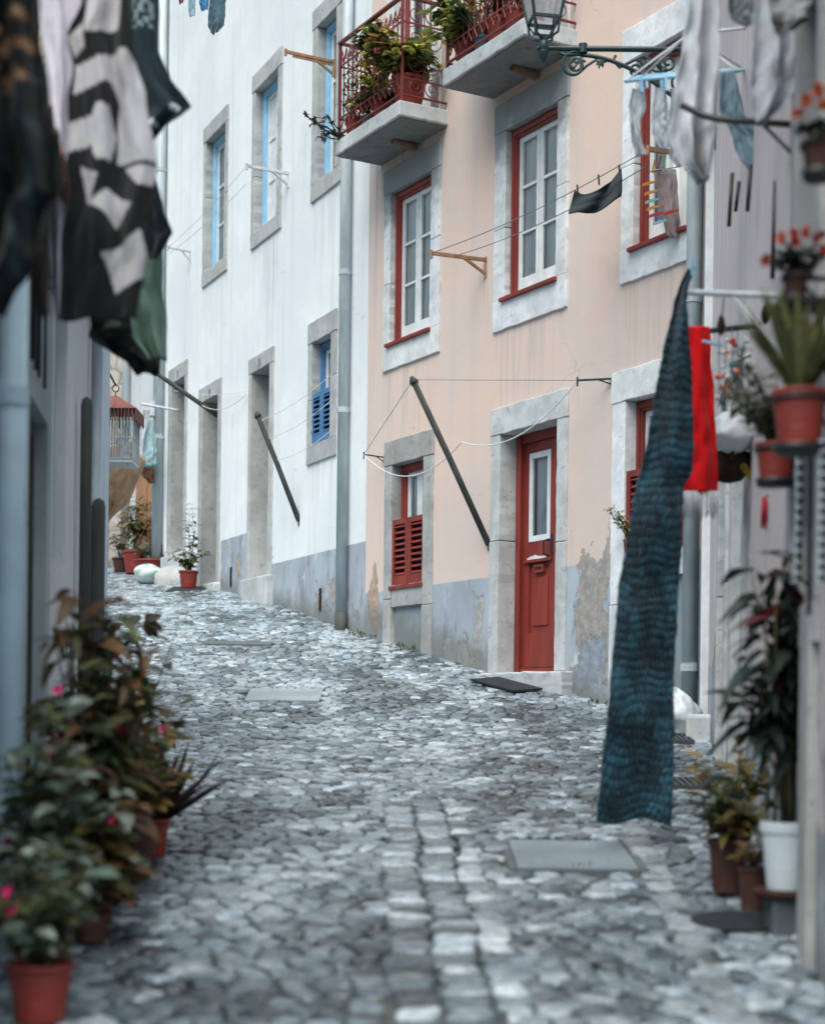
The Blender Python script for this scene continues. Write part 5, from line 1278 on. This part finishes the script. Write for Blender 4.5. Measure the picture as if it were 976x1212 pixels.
# pink cloth and coloured pegs at the open window
cloth('pink_cloth','dusty pink cloth with a wavy white hem hanging at the open red window','cloth',13.75,[(200,772,800),(212,776,801),(240,780,803),(262,784,805),(275,788,804),(281,794,803)],lambda x,y:(.52,.50,.50) if y<206 else (.40,.32,.33),.02,1.3,seed=41,solid=.005)
PC=((.55,.30,.03),(.50,.02,.03),(.10,.35,.18),(.58,.22,.02),(.58,.22,.02),(.25,.42,.30),(.58,.22,.02),(.50,.02,.04),(.25,.45,.58),(.5,.03,.03))
PP=((773,197),(780,192),(786,191),(768,217),(770,228),(771,238),(773,246),(776,254),(780,263),(794,251))
PL=('yellow peg first along the line over the pink cloth','red upright peg over the pink cloth','green upright peg over the pink cloth','topmost orange peg at the side of the pink cloth','second orange peg at the side of the pink cloth','mint green peg at the side of the pink cloth','lowest orange peg at the side of the pink cloth','red peg lying across the side of the pink cloth','pale blue peg low on the pink cloth','small red peg in the middle of the pink cloth')
for k in range(10):
    e=at(*PP[k],13.68); d=Vector((.01,0,.05)) if k<3 else Vector((.055,0,.018)); m=MB(); m.bar(e-d,e+d,.018,.014,c=PC[k]); m.bar(e-d+Vector((.005,0,.012)),e+d*.2+Vector((.004,0,.012)),.016,.008,c=PC[k]); tag(m.build('clothes_peg',M['plastic_attr']),PL[k],'clothes peg')
rod('clothes_line','short line carrying the pink cloth at the open window','clothes line',[T5+Vector((-.02,0,-.12)),at(768,203,13.75),at(806,197,13.75)],.004,'wire',6)
# washing far up the street, top of the picture
Yf=19.5
rod('clothes_line','high line carrying jeans at the top of the picture','clothes line',[at(196,-12,Yf+1.5),at(330,-14,Yf-1)],.006,'wire',6)
cloth('jeans','faded blue jeans leg hanging at the top of the white wall','jeans',Yf,[(-14,250,268),(10,247,267),(30,246,265),(39,250,258)],(.075,.135,.18),.03,1,seed=51)
cloth('blue_shirt','small bright blue shirt beside the jeans','shirt',Yf+.2,[(-14,234,248),(4,236,247),(12,238,246)],(.06,.22,.42),.02,1,seed=52)
cloth('pale_blue_cloth','pale blue strip of cloth left of the bright blue shirt','cloth',Yf+.3,[(-14,222,231),(10,223,231),(19,224,231)],(.32,.48,.58),.02,1,seed=53)
cloth('pink_rag','tiny dark pink garment at the left end of the high line','cloth',Yf+.5,[(-14,210,220),(4,212,217)],(.25,.10,.11),.02,1,seed=54)
# hanging washing at the far end
rod('drying_bar','white bar with washing sticking out of the far house front','drying bar',[at(168,478,25.5),at(212,486,25.2)],.02,'white_iron',8)
cloth('turquoise_towel','pale turquoise towel hanging by the grey downpipe far up the street','towel',25.3,[(496,176,182),(520,170,185),(552,167,186)],lambda x,y:(.34,.50,.54) if y<549 else (.1,.3,.3),.04,1,seed=61)
cloth('white_pillowcase','white cloth hanging left of the turquoise towel','cloth',25.6,[(484,170,178),(510,166,176),(552,159,168)],(.55,.56,.6),.03,1,seed=62)
cloth('brown_shirt','brown cloth hanging below the turquoise towel','cloth',25.8,[(545,165,180),(560,166,183),(572,176,183)],(.16,.075,.05),.03,1,seed=63)
# birdcage
M['cage_roof']=simple('faded_red_tin',(.26,.10,.085),.6,.3,.4,14,.2,40)
bc=thing('bird_cage','wire bird cage with a red corrugated roof hung at the end of the left houses','bird cage',at(137,545,13.6)); Y=13.6
ap=at(137,467,Y); ev=at(137,491,Y).z; r=.20
m=MB(); n=36
def roofp(u,v):
    k=u*4; i=int(k)%4; f=k-int(k); cs=[(-1,-1),(1,-1),(1,1),(-1,1)]; a=cs[i]; b=cs[(i+1)%4]
    x=lerp(a[0],b[0],f)*r*v; y=lerp(a[1],b[1],f)*r*v; rip=1+.03*math.sin(f*16*PI)*v
    return Vector((ap.x+x*rip,Y+y*rip,lerp(ap.z,ev+.02,v)))
m.sheet(roofp,128,6); m.build('cage_roof',M['cage_roof'],bc)
m=MB(); 
for i,(a,b) in enumerate((((-1,-1),(1,-1)),((1,-1),(1,1)),((1,1),(-1,1)),((-1,1),(-1,-1)))):
    for k in range(14):
        f=k/14; x=ap.x+lerp(a[0],b[0],f)*r*.98; y=Y+lerp(a[1],b[1],f)*r*.98; m.bar((x,y,ev+.02),(x,y,ev-.075),.020,.006)
m.build('fringe_board',M['cage_roof'],bc)
m=MB(); zb=at(137,546,Y).z
for i,(a,b) in enumerate((((-1,-1),(1,-1)),((1,-1),(1,1)),((1,1),(-1,1)),((-1,1),(-1,-1)))):
    for k in range(15):
        f=k/15; x=ap.x+lerp(a[0],b[0],f)*r*.84; y=Y+lerp(a[1],b[1],f)*r*.84; m.tube([(x,y,ev),(x,y,zb)],.003,5)
    for zz in (zb,lerp(zb,ev,.45)): m.bar((ap.x+a[0]*r*.84,Y+a[1]*r*.84,zz),(ap.x+b[0]*r*.84,Y+b[1]*r*.84,zz),.008)
m.build('cage_wire',M['zinc'],bc)
m=MB(); m.box(ap.x-r*.84,ap.x+r*.84,Y-r*.84,Y+r*.84,zb-.03,zb-.004); m.build('tray',M['white_plastic'],bc)
m=MB(); m.tube([ap+Vector((0,0,-.01)),ap+Vector((0,0,.02))]+[ap+Vector((.028*math.sin(k*.6),0,.05-.028*math.cos(k*.6))) for k in range(11)],.006,6)
m.bar(ap+Vector((0,0,.075)),Vector((left_x(12.4)-.1,12.4,ap.z+.12)),.012); m.build('hook',M['rust'],bc)
m=MB(); 
for k in range(14):
    a=at(148+4*math.sin(k),503+k*2.6,Y-.1); m.leaf(a,(rnd(-.5,.5),0,-1),(0,-1,0),.10,.05,.2,(.6,.63,.66))
m.build('paper_lining',M['petal'],bc)
# tan parasol
ps=thing('parasol','half folded tan parasol under the bird cage','parasol',at(128,640,14.6)); Y=14.6
c=at(126,590,Y); ax=Vector((.62,-.25,-.55)).normalized(); u_=ax.cross(Vector((0,0,1))).normalized(); v_=u_.cross(ax).normalized()
def can(u,v):
    a=u*2*PI; r=.55*v*(1-.10*abs(math.sin(a*4))); return c-ax*.10+ax*(.34*(1-math.cos(v*1.15))*-1+.18)+ (u_*math.cos(a)+v_*math.sin(a))*r + ax*.02*noise.noise(Vector((math.cos(a)*3,math.sin(a)*3,v*5)))
M['tan_cloth']=fabric('tan_canvas',(.66,.47,.30),.3,trans=.25)
m=MB(); m.sheet(can,96,18); m.build('canopy',M['tan_cloth'],ps,smooth=True,solid=.006)
m=MB()
for k in range(8): m.tube([can(k/8,v/6)-ax*.012 for v in range(7)],.006,5)
m.build('rib',M['tan_wood'],ps)
m=MB(); m.tube([c+ax*.1,c-ax*.9],.016,8); m.build('pole',M['tan_wood'],ps,smooth=True)

# ------------------------------------------------------------------ street lamp on its bracket
LY=12.9; hub=at(643,57,LY); wallx=wx(LY)-.0
lamp=thing('street_lamp','dark green wrought iron wall lantern on a scrolled bracket','street lamp',(wallx,LY,hub.z))
z0=hub.z
m=MB(); m.tube([(hub.x-.05,LY,z0),(wallx+.05,LY,z0)],.022,12); m.tube([(hub.x+.30,LY,z0-.035),(hub.x+.30,LY,z0+.035)],.034,12)
m.lathe([(.001,-.115),(.012,-.105),(.034,-.07),(.042,-.03),(.036,-.02),(.042,-.01),(.042,.045),(.03,.06),(.014,.085),(.001,.1)],(hub.x,LY,z0),16)
m.bar((wallx-.005,LY,z0+.14),(wallx-.005,LY,z0-.75),.06,.02); m.build('bracket_arm',M['green_iron'],lamp,smooth=True).modifiers.new('e','EDGE_SPLIT').split_angle=R(40)
m=MB(); X=Vector((1,0,0)); Z=Vector((0,0,1))
main=[]
for k in range(30):
    f=k/29; main.append(Vector((lerp(hub.x+.30,wallx,f),LY,z0-.05-.62*f**1.75)))
m.tube(main,[.017]*30,8)
def sc(cx,cz,r,turns,a0,rad,sg=1): scroll(m,(cx,LY,z0+cz),r,turns,a0,X,Z,rad,sg,34)
sc(hub.x+.235,-.125,.105,1.6,1.2,.013,1); sc(hub.x+.235,-.125,.055,1.2,.2,.009,-1)
m.tube([(hub.x+.12,LY,z0-.03),(hub.x+.16,LY,z0-.05),(hub.x+.30,LY,z0-.045)],.014,8)
m.tube([(hub.x+.27,LY,z0-.19),(hub.x+.33,LY,z0-.13),(hub.x+.40,LY,z0-.085),(hub.x+.43,LY,z0-.11),(hub.x+.425,LY,z0-.15)],[.008,.012,.011,.01,.006],7)
m.tube([(hub.x+.55,LY,z0-.05),(hub.x+.53,LY,z0-.09),(hub.x+.58,LY,z0-.14),(hub.x+.66,LY,z0-.10),(hub.x+.76,LY,z0-.05),(hub.x+.86,LY,z0-.10),(hub.x+.91,LY,z0-.2)],.012,8)
sc(hub.x+.71,-.155,.075,1.5,1.5,.011,-1); sc(hub.x+.95,-.10,.07,1.5,2.4,.010,1); sc(hub.x+1.05,-.24,.10,1.5,.5,.011,-1); sc(hub.x+.82,-.2,.05,1.3,.0,.009,1)
for cx,cz in ((.44,-.10),(.78,-.11),(.90,-.17),(.86,-.23),(.28,-.1),(1.0,-.33)):
    for a in range(5):
        an=a*1.25; m.leaf((hub.x+cx,LY-.01,z0+cz),(math.cos(an),0,math.sin(an)),(0,-1,0),.05,.03,.2)
m.build('scrollwork',M['green_iron'],lamp,smooth=True)
# lantern
t=NT('lantern_glass'); tr=t.n('ShaderNodeBsdfTransparent'); tl=t.n('ShaderNodeBsdfTranslucent'); tl.inputs[0].default_value=(.8,.82,.84,1); df=t.n('ShaderNodeBsdfDiffuse'); df.inputs[0].default_value=(.62,.64,.66,1)
m1=t.n('ShaderNodeMixShader'); m1.inputs[0].default_value=.5; t.l(tl.outputs[0],m1.inputs[1]); t.l(df.outputs[0],m1.inputs[2])
m2=t.n('ShaderNodeMixShader'); t.l(t.ramp(t.noise(9,4,.6),.3,.7,.45,.7),m2.inputs[0]); t.l(tr.outputs[0],m2.inputs[1]); t.l(m1.outputs[0],m2.inputs[2]); t.l(m2.outputs[0],t.out.inputs[0]); M['lantern_glass']=t.mat
lz=z0+.21; hb,ht,H=.10,.185,.46; cxy=(hub.x,LY)
def cr(i,r,z): a=PI/4+i*PI/2+.18; return Vector((cxy[0]+r*1.414*math.cos(a),cxy[1]+r*1.414*math.sin(a),z))
m=MB()
for i in range(4):
    m.bar(cr(i,hb,lz),cr(i,ht,lz+H),.018,.018); m.bar(cr(i,hb,lz),cr(i+1,hb,lz),.022,.022); m.bar(cr(i,ht,lz+H),cr(i+1,ht,lz+H),.03,.03)
    m.bar(cr(i,hb*.62,lz-.085),cr(i,hb,lz-.005),.012,.01); m.bar(cr(i,hb*.62,lz-.085),cr(i+1,hb*.62,lz-.085),.014,.014)
    a=cr(i,hb,lz-.0); e=Vector((hub.x,LY,z0+.07)); mid=Vector((lerp(a.x,e.x,.12),lerp(a.y,e.y,.12),lz-.11)); m.tube([a,mid,Vector((lerp(a.x,e.x,.6),lerp(a.y,e.y,.6),z0+.07)),e],.010,7)
m.build('lantern_frame',M['green_iron'],lamp)
for i in range(4):
    g_=MB(); g_.add([cr(i,hb,lz),cr(i+1,hb,lz),cr(i+1,ht,lz+H),cr(i,ht,lz+H)],[(0,1,2,3)]); g_.build('pane',M['lantern_glass'],lamp)
m=MB(); m.lathe([(ht*1.5,lz+H),(ht*1.1,lz+H+.10),(ht*.45,lz+H+.2),(ht*.4,lz+H+.27),(ht*.5,lz+H+.28),(.03,lz+H+.34),(.015,lz+H+.42),(.001,lz+H+.43)],(hub.x,LY,0),4); m.build('lantern_roof',M['green_iron'],lamp)
m=MB(); m.lathe([(.001,lz+.13),(.03,lz+.15),(.042,lz+.20),(.042,lz+.27),(.02,lz+.32),(.001,lz+.32)],(hub.x,LY,0),16); m.build('bulb',M['bulb'],lamp,smooth=True)
m=MB(); m.tube([(hub.x,LY,lz+.31),(hub.x,LY,lz+H+.05)],.022,10); m.build('bulb_holder',M['green_iron'],lamp)

# beads, tassel and dark post by the near right window
for px,Yb,lab in ((946,6.0,'string of black beads on pale tape hanging by the near right window'),(974,5.35,'string of black beads at the very edge of the picture')):
    a=at(px,520,Yb); r_=thing('bead_string',lab,'bead string',at(px,690,Yb)); b=at(px,690,Yb)
    m=MB(); m.box(a.x-.014,a.x+.014,Yb-.002,Yb+.002,b.z,a.z); m.build('tape',M['white_plastic'],r_)
    m=MB()
    for k in range(13):
        z=lerp(a.z,b.z,(k+.5)/13); m.lathe([(.001,-.012),(.011,-.007),(.013,0),(.011,.007),(.001,.012)],(a.x,Yb-.008,z),10)
    m.build('beads',M['black_iron'],r_,smooth=True)
    m=MB(); m.tube([a,Vector((wx(Yb)+.02,Yb,a.z+.01))],.004,6); m.build('nail',M['black_iron'],r_)
m=MB(); a=at(961,500,5.75); b=at(960,775,5.75); m.bar(a,b,.038,.03); m.bar(a.lerp(b,.1),Vector((wx(5.75)+.02,5.75,a.lerp(b,.1).z)),.02); m.bar(a.lerp(b,.9),Vector((wx(5.75)+.02,5.75,a.lerp(b,.9).z)),.02)
tag(m.build('iron_post',M['black_iron'],bevel=.003),'dark upright iron bar fixed before the near right window','iron bar')
m=MB()
for k in range(14):
    a=at(902+k*.75,588,7.8); b=at(900+k*.8,612+rnd(0,16),7.8); a.x=min(a.x,wx(7.8)-.02); m.tube([a,a.lerp(b,.5)+Vector((0,rnd(-.006,.006),0)),b],[.004,.0045,.002],5,(.34,.03,.05))
m.tube([at(906,588,7.8),Vector((wx(7.8)+.02,7.8,at(906,582,7.8).z))],.004,5,(.05,.03,.03)); tag(m.build('red_tassel',M['petal'],smooth=True),'small dark red woven tassel hung on the right wall under the pots','tassel')
# ------------------------------------------------------------------ camera and daylight
cd=bpy.data.cameras.new('camera'); cam=bpy.data.objects.new('camera',cd); col.objects.link(cam); scene.camera=cam
cam.location=(0,0,EYE); cam.rotation_euler=(PI/2,-ROLL,0)
cd.sensor_fit='VERTICAL'; cd.sensor_height=36; cd.lens=FOC/1212*36; cd.shift_y=(CY-606)/1212; cd.clip_end=300; cd.clip_start=.05
cd.dof.use_dof=True; cd.dof.focus_distance=16.0; cd.dof.aperture_fstop=1.6; cd.dof.aperture_blades=0
w=bpy.data.worlds.new('World'); scene.world=w; w.use_nodes=True
nt=w.node_tree; bg=nt.nodes['Background']
sky=nt.nodes.new('ShaderNodeTexSky'); sky.sky_type='NISHITA'; sky.sun_disc=False
SE,SR=R(61),R(197)
sky.sun_elevation=SE; sky.sun_rotation=SR; sky.dust_density=5.; sky.air_density=1.4; sky.ozone_density=1.; sky.altitude=50
tint=nt.nodes.new('ShaderNodeMix'); tint.data_type='RGBA'; tint.blend_type='MULTIPLY'; tint.inputs[0].default_value=1; tint.inputs[7].default_value=(1.0,1.135,1.16,1)
nt.links.new(sky.outputs[0],tint.inputs[6]); nt.links.new(tint.outputs[2],bg.inputs[0]); bg.inputs[1].default_value=.15
sl=bpy.data.lights.new('sun','SUN'); so=bpy.data.objects.new('sun',sl); col.objects.link(so)
sl.energy=4.4; sl.angle=R(58); sl.color=(1,.97,.93)
dirv=Vector((math.sin(SR)*math.cos(SE),math.cos(SR)*math.cos(SE),math.sin(SE)))
so.rotation_euler=dirv.to_track_quat('Z','Y').to_euler(); so.location=(0,0,20)
scene.view_settings.view_transform='Standard'; scene.view_settings.look='None'; scene.view_settings.exposure=0; scene.view_settings.gamma=1
scene.cycles.max_bounces=8; scene.cycles.transparent_max_bounces=12; scene.cycles.use_denoising=True
scene.cycles.use_adaptive_sampling=True; scene.cycles.adaptive_threshold=.02
